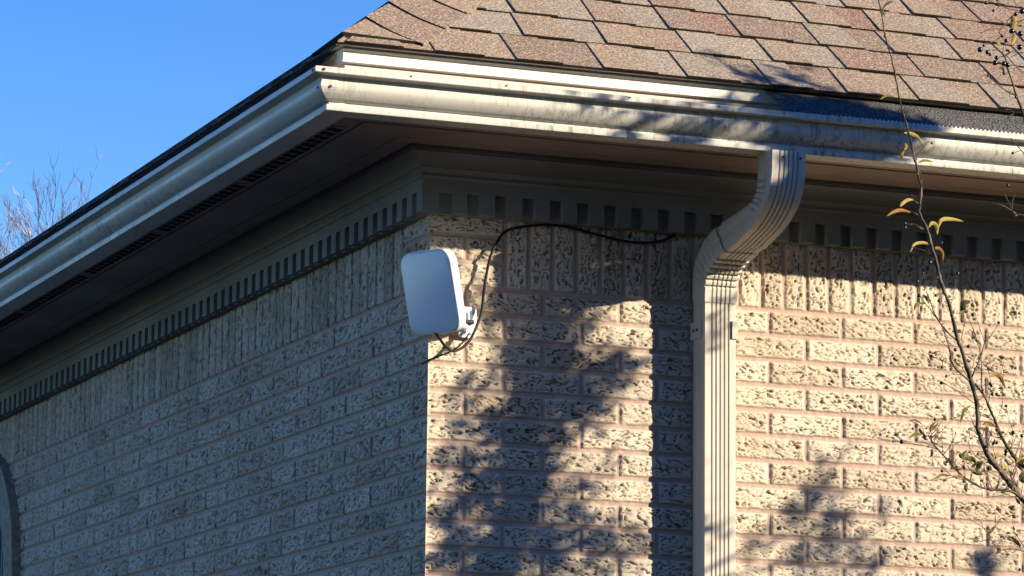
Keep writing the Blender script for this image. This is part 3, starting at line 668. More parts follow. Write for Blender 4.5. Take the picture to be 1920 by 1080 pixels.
# ------------------------------------------------------------------ shrub with black berries in front of the wall
STEMS=[(0.0012,0.00573,[[-0.2953,-2.9,0.0215],[-0.2934,-2.9,0.0091],[-0.2868,-2.9,-0.0215],[-0.2822,-2.9,-0.0523],[-0.2707,-2.9,-0.0868],[-0.2632,-2.9,-0.1217],[-0.2556,-2.9,-0.1566],[-0.2471,-2.9,-0.1869],[-0.2414,-2.9,-0.2041],[-0.2348,-2.9,-0.2301],[-0.2291,-2.9,-0.2517],[-0.2235,-2.9,-0.2778],[-0.2187,-2.9,-0.2951],[-0.221,-2.9,-0.3262],[-0.2221,-2.9,-0.3395],[-0.2134,-2.9,-0.3564],[-0.2067,-2.9,-0.3691],[-0.2001,-2.9,-0.395],[-0.1925,-2.9,-0.4164],[-0.1859,-2.9,-0.4422],[-0.18,-2.9,-0.4594],[-0.1684,-2.9,-0.488],[-0.154,-2.9,-0.5432],[-0.1482,-2.9,-0.5535],[-0.1395,-2.9,-0.5815],[-0.1308,-2.9,-0.6076],[-0.1193,-2.9,-0.6477],[-0.1198,-2.9,-0.6832],[-0.1121,-2.9,-0.704],[-0.0984,-2.9,-0.7316],[-0.0807,-2.9,-0.7501],[-0.059,-2.9,-0.7737],[-0.0392,-2.9,-0.794],[-0.0207,-2.9,-0.812],[0.0036,-2.9,-0.8369]]),(0.0008,0.00156,[[-0.2216,-2.92,-0.4707],[-0.2149,-2.92,-0.4862],[-0.2081,-2.92,-0.5035],[-0.1945,-2.92,-0.5238],[-0.1867,-2.92,-0.5428],[-0.1791,-2.92,-0.5671],[-0.1743,-2.92,-0.5863],[-0.1636,-2.92,-0.598],[-0.1459,-2.92,-0.611]]),(0.0007,0.00157,[[-0.2014,-2.86,-0.4674],[-0.1916,-2.86,-0.4793],[-0.1817,-2.86,-0.4894],[-0.1679,-2.86,-0.5064],[-0.15,-2.86,-0.5249],[-0.1321,-2.86,-0.5381]]),(0.00059,0.00137,[[-0.1077,-2.95,-0.5222],[-0.1219,-2.95,-0.5426],[-0.132,-2.95,-0.5521],[-0.1402,-2.95,-0.5774],[-0.1564,-2.95,-0.6102]]),(0.00069,0.00103,[[-0.1277,-2.95,-0.5288],[-0.132,-2.95,-0.5521]]),(0.00061,0.00158,[[-0.1035,-2.84,-0.4883],[-0.0907,-2.84,-0.5164],[-0.0809,-2.84,-0.5447],[-0.0771,-2.84,-0.5697],[-0.0775,-2.84,-0.6021],[-0.0757,-2.84,-0.6164],[-0.0713,-2.84,-0.6252]]),(0.0005,0.00061,[[-0.1035,-2.84,-0.4883],[-0.1088,-2.84,-0.5086],[-0.1151,-2.84,-0.5325]]),(0.0005,0.00078,[[-0.1916,-2.88,-0.569],[-0.1714,-2.88,-0.5755],[-0.1515,-2.88,-0.5841],[-0.1377,-2.88,-0.5948],[-0.1218,-2.88,-0.6063]]),(0.0005,0.00061,[[-0.1725,-2.88,-0.5863],[-0.1714,-2.88,-0.5773],[-0.1773,-2.88,-0.5705]]),(0.0005,0.00069,[[-0.185,-2.9,-0.6153],[-0.1757,-2.9,-0.6174],[-0.1569,-2.9,-0.6252],[-0.1291,-2.9,-0.6323]]),(0.0004,0.00052,[[-0.1755,-2.9,-0.6036],[-0.1626,-2.9,-0.5998],[-0.1487,-2.9,-0.5998]]),(0.0004,0.0006,[[-0.2138,-2.93,-0.5371],[-0.1982,-2.93,-0.5538],[-0.1806,-2.93,-0.5685]]),(0.0004,0.00061,[[-0.1346,-2.9,-0.5521],[-0.1244,-2.9,-0.5698],[-0.1286,-2.9,-0.5879],[-0.1364,-2.9,-0.5724]]),(0.0004,0.00061,[[-0.1177,-2.9,-0.5087],[-0.1099,-2.9,-0.5296],[-0.1051,-2.9,-0.5418]]),(0.0004,0.00069,[[-0.1064,-2.9,-0.5687],[-0.0996,-2.9,-0.5861],[-0.0939,-2.9,-0.6142],[-0.0994,-2.9,-0.6466]]),(0.0004,0.00061,[[-0.0783,-2.9,-0.5686],[-0.0705,-2.9,-0.5878],[-0.0729,-2.9,-0.6129],[-0.0733,-2.9,-0.645]]),(0.0005,0.00061,[[-0.1684,-2.9,-0.488],[-0.1633,-2.9,-0.4778],[-0.1601,-2.9,-0.4615]]),(0.00203,0.0037,[[-0.0786,-2.82,-0.5997],[-0.0606,-2.82,-0.6203],[-0.0546,-2.82,-0.6344],[-0.0427,-2.82,-0.6571],[-0.0329,-2.82,-0.68],[-0.0209,-2.82,-0.6992],[-0.0049,-2.82,-0.7199],[0.0113,-2.82,-0.7317],[0.0361,-2.82,-0.7489],[0.0658,-2.82,-0.7784]]),(0.00099,0.00258,[[-0.2306,-2.94,-0.7063],[-0.2229,-2.94,-0.7198],[-0.2074,-2.94,-0.7347],[-0.1938,-2.94,-0.7479],[-0.1822,-2.94,-0.7595],[-0.1666,-2.94,-0.7709],[-0.1529,-2.94,-0.779],[-0.1254,-2.94,-0.7881],[-0.0997,-2.94,-0.7885],[-0.0779,-2.94,-0.7909],[-0.0641,-2.94,-0.799]]),(0.0005,0.00077,[[-0.2937,-2.94,-0.7204],[-0.2591,-2.94,-0.7229],[-0.2308,-2.94,-0.7255],[-0.2131,-2.94,-0.7293]]),(0.0005,0.00069,[[-0.2375,-2.94,-0.7093],[-0.2403,-2.94,-0.6981],[-0.248,-2.94,-0.6915],[-0.2636,-2.94,-0.6855]]),(0.0005,0.00069,[[-0.1955,-2.93,-0.6769],[-0.2074,-2.93,-0.6811],[-0.2173,-2.93,-0.6904],[-0.2223,-2.93,-0.7012]]),(0.00049,0.00069,[[-0.2158,-2.96,-0.6868],[-0.217,-2.96,-0.713],[-0.2153,-2.96,-0.7355]]),(0.00039,0.0006,[[-0.2236,-2.96,-0.6907],[-0.2258,-2.96,-0.7082],[-0.2317,-2.96,-0.7207]]),(0.0004,0.00061,[[-0.1774,-2.92,-0.6905],[-0.1757,-2.92,-0.7115],[-0.1778,-2.92,-0.7292],[-0.1819,-2.92,-0.7417]]),(0.0004,0.00061,[[-0.1448,-2.92,-0.694],[-0.1452,-2.92,-0.7204],[-0.1216,-2.92,-0.742],[-0.1079,-2.92,-0.7518]]),(0.0004,0.00069,[[-0.2121,-2.95,-0.7647],[-0.1896,-2.95,-0.7635],[-0.1857,-2.95,-0.7607]]),(0.0004,0.00069,[[-0.2406,-2.95,-0.7809],[-0.2172,-2.95,-0.7789],[-0.1927,-2.95,-0.7741],[-0.1731,-2.95,-0.7731]]),(0.0004,0.00069,[[-0.2284,-2.95,-0.7299],[-0.2295,-2.95,-0.7404],[-0.2111,-2.95,-0.7586],[-0.1927,-2.95,-0.7733]]),(0.0004,0.0006,[[-0.2267,-2.95,-0.7594],[-0.2285,-2.95,-0.7438],[-0.207,-2.95,-0.7427]]),(0.0005,0.00069,[[-0.1444,-2.9,-0.7517],[-0.1445,-2.9,-0.7622]]),(0.0005,0.00069,[[-0.1308,-2.9,-0.7739],[-0.1326,-2.9,-0.7616],[-0.1185,-2.9,-0.7468],[-0.1065,-2.9,-0.7356]]),(0.0004,0.00069,[[-0.1011,-2.9,-0.7812],[-0.1128,-2.9,-0.7677],[-0.1226,-2.9,-0.7523],[-0.1462,-2.9,-0.7289],[-0.164,-2.9,-0.728]]),(0.0004,0.00069,[[-0.0751,-2.9,-0.7816],[-0.085,-2.9,-0.7698],[-0.1028,-2.9,-0.7601],[-0.1266,-2.9,-0.7578],[-0.1384,-2.9,-0.7478]]),(0.0004,0.00069,[[-0.0631,-2.9,-0.781],[-0.0709,-2.9,-0.7673],[-0.0908,-2.9,-0.7595],[-0.1047,-2.9,-0.7531],[-0.1207,-2.9,-0.761]]),(0.0004,0.00077,[[-0.1331,-2.95,-0.8034],[-0.1134,-2.95,-0.7998],[-0.0895,-2.95,-0.7951]]),(0.0004,0.0007,[[-0.0555,-2.85,-0.6613],[-0.0472,-2.85,-0.6429],[-0.045,-2.85,-0.6338]]),(0.0004,0.0007,[[-0.038,-2.85,-0.6379],[-0.0332,-2.85,-0.6583],[-0.0254,-2.85,-0.6812],[-0.0277,-2.85,-0.6992],[-0.0319,-2.85,-0.7084]]),(0.0004,0.00079,[[-0.0049,-2.85,-0.6692],[-0.0173,-2.85,-0.6825],[-0.0236,-2.85,-0.6954],[-0.0298,-2.85,-0.7083]]),(0.0005,0.00079,[[-0.0092,-2.85,-0.6856],[-0.0156,-2.85,-0.7039],[-0.0219,-2.85,-0.7204]]),(0.0005,0.00088,[[-0.0616,-2.85,-0.6635],[-0.0837,-2.85,-0.6558],[-0.0887,-2.85,-0.6471]]),(0.0005,0.00079,[[-0.0517,-2.85,-0.679],[-0.0617,-2.85,-0.6706],[-0.0738,-2.85,-0.666],[-0.0819,-2.85,-0.6718]]),(0.0005,0.00079,[[-0.0662,-2.85,-0.7031],[-0.056,-2.85,-0.6999]]),(0.00041,0.00071,[[-0.0183,-2.8,-0.7366],[-0.0201,-2.8,-0.7204],[-0.0098,-2.8,-0.7145],[0.0063,-2.8,-0.7263],[-0.0021,-2.8,-0.7448],[-0.0102,-2.8,-0.7416]]),(0.00041,0.00071,[[-0.0023,-2.8,-0.7592],[0.0021,-2.8,-0.7373],[0.0146,-2.8,-0.7222],[0.0229,-2.8,-0.7181]]),(0.00041,0.0008,[[0.0058,-2.8,-0.766],[0.0183,-2.8,-0.7473],[0.0246,-2.8,-0.7361]]),(0.0005,0.00104,[[-0.1296,-2.9,-0.6749],[-0.1247,-2.9,-0.6817],[-0.1218,-2.9,-0.6878]]),(0.0005,0.00139,[[-0.1027,-2.9,-0.844],[-0.0993,-2.9,-0.8598],[-0.0815,-2.9,-0.8797],[-0.0597,-2.9,-0.8778],[-0.0365,-2.9,-0.8809],[-0.007,-2.9,-0.8868]]),(0.0004,0.00087,[[-0.0631,-2.9,-0.8581],[-0.0487,-2.9,-0.8687],[-0.0416,-2.9,-0.8796]]),(0.0004,0.00078,[[-0.0912,-2.9,-0.8434],[-0.0993,-2.9,-0.8534]]),(0.00127,0.00313,[[0.0815,-2.6,0.0383],[0.0971,-2.6,0.0276],[0.1094,-2.6,0.0166],[0.1148,-2.6,-0.0033],[0.1235,-2.6,-0.0269],[0.1322,-2.6,-0.0526],[0.1443,-2.6,-0.082],[0.1541,-2.6,-0.1162],[0.1763,-2.6,-0.1904]]),(0.00085,0.00129,[[0.0751,-2.6,-0.0203],[0.0941,-2.6,-0.0337],[0.112,-2.6,-0.0443],[0.1322,-2.6,-0.0526]]),(0.00074,0.0011,[[0.1106,-2.6,0.0208],[0.1263,-2.6,0.0059],[0.1465,-2.6,-0.0085]]),(0.00063,0.0011,[[0.0976,-2.6,0.0624],[0.1113,-2.6,0.075],[0.1433,-2.6,0.0853],[0.1502,-2.6,0.0881]]),(0.00053,0.00083,[[0.0863,-2.6,0.0674],[0.0786,-2.6,0.0768],[0.0933,-2.6,0.0824],[0.1113,-2.6,0.075]]),(0.00053,0.00083,[[0.0614,-2.6,0.0547],[0.0818,-2.6,0.0639],[0.0999,-2.6,0.0667]]),(0.00053,0.00083,[[0.068,-2.6,0.0452],[0.0747,-2.6,0.0377],[0.0883,-2.6,0.0431],[0.102,-2.6,0.0526],[0.0976,-2.6,0.0624]]),(0.00053,0.00083,[[0.0599,-2.6,0.0246],[0.0745,-2.6,0.0254],[0.0949,-2.6,0.0274]]),(0.00053,0.00092,[[0.0896,-2.6,0.0041],[0.0992,-2.6,0.0156],[0.1094,-2.6,0.0166]]),(0.00053,0.00092,[[0.1121,-2.6,0.0458],[0.1062,-2.6,0.0305],[0.1094,-2.6,0.0186],[0.1473,-2.6,0.0468]]),(0.00053,0.00083,[[0.1094,-2.6,0.0166],[0.1197,-2.6,0.0257],[0.1493,-2.6,0.0286]]),(0.00053,0.00092,[[0.0757,-2.6,0.1154],[0.1005,-2.6,0.1087],[0.1208,-2.6,0.1036],[0.1503,-2.6,0.1004]]),(0.00042,0.00064,[[0.0949,-2.6,0.1173],[0.1004,-2.6,0.1077],[0.089,-2.6,0.0977]]),(0.00053,0.00083,[[0.1186,-2.6,-0.0579],[0.1183,-2.6,-0.0437],[0.1322,-2.6,-0.0526]]),(0.00053,0.00083,[[0.1059,-2.6,-0.0794],[0.1183,-2.6,-0.0762],[0.125,-2.6,-0.0837],[0.1159,-2.6,-0.0886],[0.118,-2.6,-0.0986]]),(0.00053,0.00083,[[0.1219,-2.6,0.0178],[0.131,-2.6,0.0227],[0.147,-2.6,0.0284]]),(0.00063,0.00119,[[0.0987,-2.6,0.0584],[0.1044,-2.6,0.0671],[0.1206,-2.6,0.0872],[0.1389,-2.6,0.0993],[0.1504,-2.6,0.1045]]),(0.00053,0.00083,[[0.1279,-2.6,0.1207],[0.1346,-2.6,0.1132],[0.1505,-2.6,0.1086]]),(0.00062,0.00144,[[0.0486,-2.7,-0.25],[0.0587,-2.7,-0.2677],[0.0671,-2.7,-0.2824],[0.0861,-2.7,-0.284],[0.1017,-2.7,-0.2853]]),(0.00052,0.00081,[[0.0311,-2.7,-0.2683],[0.0483,-2.7,-0.2716],[0.062,-2.7,-0.2782]]),(0.00052,0.00081,[[0.0676,-2.7,-0.2515],[0.0639,-2.7,-0.2642],[0.0638,-2.7,-0.2765]]),(0.0006,0.00139,[[-0.1983,-2.9,-0.2212],[-0.2047,-2.9,-0.2192],[-0.2119,-2.9,-0.2263],[-0.2177,-2.9,-0.2358],[-0.2256,-2.9,-0.2456],[-0.2278,-2.9,-0.2522]]),(0.0006,0.00113,[[-0.2176,-2.9,-0.2229],[-0.2148,-2.9,-0.2278],[-0.2234,-2.9,-0.2402],[-0.2278,-2.9,-0.2535],[-0.2237,-2.9,-0.266],[-0.2181,-2.9,-0.2785],[-0.2196,-2.9,-0.2915]]),(0.0005,0.00087,[[-0.2483,-2.9,-0.2372],[-0.2434,-2.9,-0.2445],[-0.2349,-2.9,-0.2476],[-0.2293,-2.9,-0.2536]]),(0.00073,0.00144,[[0.0623,-2.7,-0.1512],[0.0757,-2.7,-0.165],[0.0877,-2.7,-0.1762],[0.1135,-2.7,-0.195]]),(0.00052,0.00081,[[0.0657,-2.7,-0.1777],[0.0741,-2.7,-0.1747],[0.0817,-2.7,-0.1713]]),(0.0006,0.00122,[[-0.267,-2.9,0.0101],[-0.2739,-2.9,0.0058],[-0.2857,-2.9,-0.0044],[-0.2878,-2.9,-0.0171]]),(0.0004,0.00069,[[-0.2629,-2.9,-0.0932],[-0.2698,-2.9,-0.0992]]),(0.0004,0.00069,[[-0.2719,-2.9,-0.1136],[-0.2631,-2.9,-0.1181]]),(0.0004,0.00069,[[-0.2672,-2.9,-0.1399],[-0.2593,-2.9,-0.1329]]),(0.0004,0.00069,[[-0.2442,-2.9,-0.1928],[-0.2501,-2.9,-0.1987]]),(0.0004,0.00069,[[-0.2337,-2.9,-0.3377],[-0.224,-2.9,-0.3431]]),(0.0004,0.00069,[[-0.1939,-2.9,-0.3593],[-0.1901,-2.9,-0.3722]]),(0.0004,0.00069,[[-0.2197,-2.9,-0.2907],[-0.2147,-2.9,-0.2859]]),(0.0004,0.00069,[[-0.2485,-2.9,-0.3591],[-0.2339,-2.9,-0.3589]]),(0.0004,0.00069,[[-0.2339,-2.9,-0.3589],[-0.2164,-2.9,-0.3654]]),(0.0004,0.00069,[[-0.2391,-2.9,-0.3953],[-0.2119,-2.9,-0.4003]]),(0.0005,0.00078,[[-0.2423,-2.9,-0.3587],[-0.231,-2.9,-0.3578],[-0.2148,-2.9,-0.3647]]),(0.0004,0.00069,[[-0.1536,-2.9,-0.4334],[-0.157,-2.9,-0.4519],[-0.1604,-2.9,-0.4638]]),(0.0004,0.00069,[[-0.2171,-2.9,-0.4372],[-0.2108,-2.9,-0.4557],[-0.2141,-2.9,-0.4647]]),(0.0004,0.00069,[[-0.2043,-2.9,-0.4553],[-0.1912,-2.9,-0.4485],[-0.1814,-2.9,-0.4478]]),(0.0005,0.00078,[[-0.237,-2.9,-0.3084],[-0.2306,-2.9,-0.3196],[-0.2209,-2.9,-0.3247]]),(0.0005,0.00078,[[-0.2038,-2.9,-0.4026],[-0.2086,-2.9,-0.3956],[-0.2004,-2.9,-0.3921]])]
BERRIES=[([-0.2322,-2.915,-0.4778],0.00318),([-0.2496,-2.915,-0.4834],0.00265),([-0.1957,-2.915,-0.4837],0.00301),([-0.1343,-2.915,-0.5021],0.00301),([-0.0864,-2.915,-0.5119],0.00265),([-0.1041,-2.915,-0.5179],0.00159),([-0.1429,-2.915,-0.5547],0.00283),([-0.167,-2.915,-0.5619],0.00301),([-0.2104,-2.915,-0.5748],0.00283),([-0.1915,-2.915,-0.592],0.00265),([-0.1837,-2.915,-0.606],0.00248),([-0.1931,-2.915,-0.6177],0.00283),([-0.1014,-2.915,-0.6165],0.00283),([-0.1001,-2.915,-0.6303],0.00283),([-0.0915,-2.915,-0.6301],0.00283),([-0.2016,-2.915,-0.4753],0.00248),([-0.2241,-2.915,-0.7057],0.00318),([-0.2174,-2.915,-0.722],0.00212),([-0.2113,-2.915,-0.7059],0.00248),([-0.2051,-2.915,-0.6775],0.00283),([-0.1874,-2.915,-0.6747],0.00301),([-0.2455,-2.915,-0.6947],0.0023),([-0.1932,-2.915,-0.7601],0.00265),([-0.0623,-2.915,-0.6905],0.00336),([-0.0464,-2.915,-0.695],0.00301),([-0.0748,-2.915,-0.6478],0.00265),([-0.1527,-2.915,-0.7528],0.00283),([-0.1081,-2.915,-0.7522],0.00336),([-0.0926,-2.915,-0.709],0.00265),([-0.0758,-2.915,-0.7214],0.00354),([-0.1726,-2.915,-0.7687],0.00124),([-0.1842,-2.915,-0.7448],0.00248),([-0.0768,-2.915,-0.7267],0.00283),([-0.2865,-2.955,-0.7223],0.0037),([-0.3016,-2.955,-0.7225],0.00189),([-0.0535,-2.915,-0.9125],0.0026),([0.0515,-2.615,0.0206],0.0049),([0.0661,-2.615,0.0173],0.00392),([0.0844,-2.615,0.0094],0.00392),([0.0811,-2.615,0.0001],0.0049),([0.0985,-2.615,0.0001],0.00431),([0.1059,-2.615,-0.0016],0.0047),([0.1036,-2.615,0.0417],0.00392),([0.1151,-2.615,0.0598],0.0051),([0.1321,-2.615,0.057],0.0047),([0.1306,-2.615,0.0327],0.0051),([0.0645,-2.615,0.1057],0.00333),([0.0794,-2.615,0.0934],0.00274),([0.0865,-2.615,0.1141],0.00314),([0.1361,-2.615,0.0976],0.0051),([0.1235,-2.615,0.0913],0.00392),([0.0958,-2.615,0.0497],0.00314),([0.0595,-2.615,0.0289],0.00274),([0.0716,-2.615,0.0138],0.00294),([0.0667,-2.615,-0.0242],0.00216),([0.0987,-2.615,-0.0171],0.00314),([0.1214,-2.615,-0.0576],0.00255),([0.0468,-2.715,-0.2386],0.00316),([-0.2568,-2.915,-0.3684],0.00347),([-0.2567,-2.915,-0.3614],0.00304),([-0.212,-2.915,-0.4219],0.00347),([-0.2256,-2.915,-0.4404],0.0026),([-0.235,-2.915,-0.4551],0.00304),([-0.1618,-2.915,-0.4364],0.00347),([-0.2066,-2.915,-0.2247],0.00217),([0.0573,-2.715,-0.1812],0.00253),([-0.1906,-2.915,-0.3879],0.00217)]
LEAVES=[(0.003,1,[[-0.2316,-2.9,-0.3182],[-0.2433,-2.9,-0.3191],[-0.2531,-2.9,-0.3261],[-0.257,-2.9,-0.3317]]),(0.0031,2,[[-0.2492,-2.92,-0.3433],[-0.2657,-2.92,-0.3411],[-0.2792,-2.92,-0.3448],[-0.2918,-2.92,-0.3528]]),(0.0035,1,[[-0.1762,-2.88,-0.3555],[-0.1702,-2.88,-0.3426],[-0.1515,-2.88,-0.3402],[-0.1308,-2.88,-0.3421]]),(0.0035,1,[[-0.1901,-2.9,-0.3722],[-0.19,-2.9,-0.359],[-0.1988,-2.9,-0.3535],[-0.2057,-2.9,-0.362]]),(0.0026,1,[[-0.202,-2.9,-0.3907],[-0.2147,-2.9,-0.3873],[-0.2313,-2.9,-0.3912],[-0.2392,-2.9,-0.4049]]),(0.0035,2,[[-0.1835,-2.88,-0.3905],[-0.1766,-2.88,-0.3909],[-0.1698,-2.88,-0.3983],[-0.1689,-2.88,-0.4106]]),(0.0031,1,[[-0.2488,-2.9,-0.2082],[-0.236,-2.9,-0.2083],[-0.2232,-2.9,-0.2143],[-0.2176,-2.9,-0.2242]]),(0.0028,1,[[-0.2482,-2.9,-0.2256],[-0.2454,-2.9,-0.2305],[-0.2483,-2.9,-0.2372]]),(0.0026,2,[[-0.249,-2.9,-0.2385],[-0.2534,-2.9,-0.2453],[-0.252,-2.9,-0.2517]]),(0.0023,0,[[-0.2236,-2.9,-0.2557],[-0.2121,-2.9,-0.2509],[-0.1964,-2.9,-0.2515]]),(0.0023,0,[[-0.2919,-2.9,-0.1563],[-0.2799,-2.9,-0.149],[-0.2624,-2.9,-0.151]]),(0.0023,3,[[-0.267,-2.9,0.0101],[-0.2778,-2.9,0.0054],[-0.2867,-2.9,-0.0045]]),(0.0019,0,[[-0.2877,-2.9,-0.0046],[-0.2858,-2.9,-0.0115],[-0.2819,-2.9,-0.0165]]),(0.0026,0,[[-0.217,-2.9,-0.4869],[-0.2289,-2.9,-0.4896],[-0.2329,-2.9,-0.5005]]),(0.0026,3,[[-0.2169,-2.9,-0.4727],[-0.211,-2.9,-0.4776],[-0.209,-2.9,-0.481]]),(0.0022,0,[[-0.1935,-2.9,-0.4725],[-0.1871,-2.9,-0.4697],[-0.1811,-2.9,-0.4684]]),(0.0056,3,[[-0.1373,-2.9,-0.476],[-0.1434,-2.9,-0.4872],[-0.1386,-2.9,-0.4976]]),(0.0035,3,[[-0.1413,-2.9,-0.479],[-0.1353,-2.9,-0.4795],[-0.1303,-2.9,-0.4764]]),(0.0022,0,[[-0.1375,-2.9,-0.4921],[-0.1455,-2.9,-0.4963],[-0.1536,-2.9,-0.5004]]),(0.0022,1,[[-0.1355,-2.9,-0.4902],[-0.1275,-2.9,-0.4888],[-0.1215,-2.9,-0.491]]),(0.0035,2,[[-0.0958,-2.9,-0.5992],[-0.0827,-2.9,-0.5957],[-0.0728,-2.9,-0.604],[-0.0679,-2.9,-0.618]]),(0.0026,0,[[-0.1313,-2.9,-0.6484],[-0.1434,-2.9,-0.658],[-0.1475,-2.9,-0.6689],[-0.1501,-2.9,-0.6779]]),(0.0017,0,[[-0.2443,-2.9,-0.6806],[-0.2325,-2.9,-0.6782],[-0.2188,-2.9,-0.6853]]),(0.0028,0,[[-0.219,-2.9,-0.7011],[-0.2327,-2.9,-0.701],[-0.2465,-2.9,-0.7097]]),(0.0026,3,[[-0.2248,-2.9,-0.6909],[-0.2228,-2.9,-0.6961],[-0.2131,-2.9,-0.7043]]),(0.0026,0,[[-0.2061,-2.9,-0.6969],[-0.2031,-2.9,-0.6862],[-0.1951,-2.9,-0.6787]]),(0.0023,0,[[-0.198,-2.9,-0.772],[-0.1861,-2.9,-0.7644],[-0.1703,-2.9,-0.7645]]),(0.0033,0,[[-0.1387,-2.9,-0.7751],[-0.1418,-2.9,-0.7823],[-0.1399,-2.9,-0.7902]]),(0.0039,0,[[-0.1502,-2.9,-0.7361],[-0.1303,-2.9,-0.7351],[-0.1225,-2.9,-0.7435]]),(0.0048,3,[[-0.1226,-2.9,-0.7541],[-0.1165,-2.9,-0.7449],[-0.1115,-2.9,-0.7385]]),(0.0043,0,[[-0.1306,-2.9,-0.7562],[-0.1207,-2.9,-0.7575],[-0.1108,-2.9,-0.7605]]),(0.0039,3,[[-0.1541,-2.9,-0.7293],[-0.1482,-2.9,-0.7325],[-0.1441,-2.9,-0.7252]]),(0.0039,1,[[-0.0924,-2.9,-0.7295],[-0.0844,-2.9,-0.7264],[-0.0724,-2.9,-0.7284]]),(0.0035,3,[[-0.1046,-2.9,-0.7496],[-0.0986,-2.9,-0.7475],[-0.0947,-2.9,-0.7526]]),(0.0026,2,[[-0.0819,-2.85,-0.6718],[-0.0698,-2.85,-0.6684],[-0.0557,-2.85,-0.6757]]),(0.0031,0,[[-0.0557,-2.85,-0.6739],[-0.0537,-2.85,-0.6792],[-0.0518,-2.85,-0.6826]]),(0.0062,0,[[0.0065,-2.8,-0.7154],[0.0145,-2.8,-0.7258],[0.0185,-2.8,-0.7365]]),(0.0053,1,[[0.0229,-2.8,-0.7145],[0.0166,-2.8,-0.7221],[0.0205,-2.8,-0.7364]]),(0.0035,1,[[-0.0183,-2.8,-0.7384],[-0.0162,-2.8,-0.7329],[-0.008,-2.8,-0.7306]]),(0.0053,3,[[0.0205,-2.8,-0.74],[0.0183,-2.8,-0.7491],[0.0223,-2.8,-0.758]]),(0.0026,0,[[-0.1765,-2.85,-0.7163],[-0.1756,-2.85,-0.7233],[-0.1786,-2.85,-0.7306]]),(0.0023,0,[[-0.0912,-2.9,-0.8428],[-0.0956,-2.9,-0.8516],[-0.1028,-2.9,-0.8504]]),(0.0035,3,[[-0.0594,-2.9,-0.858],[-0.0487,-2.9,-0.8671],[-0.0415,-2.9,-0.8732]]),(0.0035,3,[[-0.0869,-2.9,-0.8768],[-0.0815,-2.9,-0.8813],[-0.0888,-2.9,-0.888]]),(0.0064,1,[[0.1275,-2.6,0.094],[0.1284,-2.6,0.0798],[0.1259,-2.6,0.0611]]),(0.0046,1,[[0.1293,-2.6,0.0614],[0.128,-2.6,0.0511],[0.1233,-2.6,0.0394]]),(0.0037,0,[[0.1479,-2.6,0.0878],[0.1341,-2.6,0.0772],[0.125,-2.6,0.0753]]),(0.0032,1,[[0.1018,-2.6,0.0373],[0.095,-2.6,0.0397],[0.0951,-2.6,0.0437]]),(0.0028,2,[[0.1107,-2.6,0.0269],[0.1153,-2.6,0.0294],[0.122,-2.6,0.0239]]),(0.0028,3,[[0.0978,-2.6,-0.0049],[0.1046,-2.6,-0.0043],[0.1079,-2.6,-0.0121]]),(0.0032,2,[[0.0665,-2.7,-0.2788],[0.0685,-2.7,-0.2842],[0.0737,-2.7,-0.2856]])]
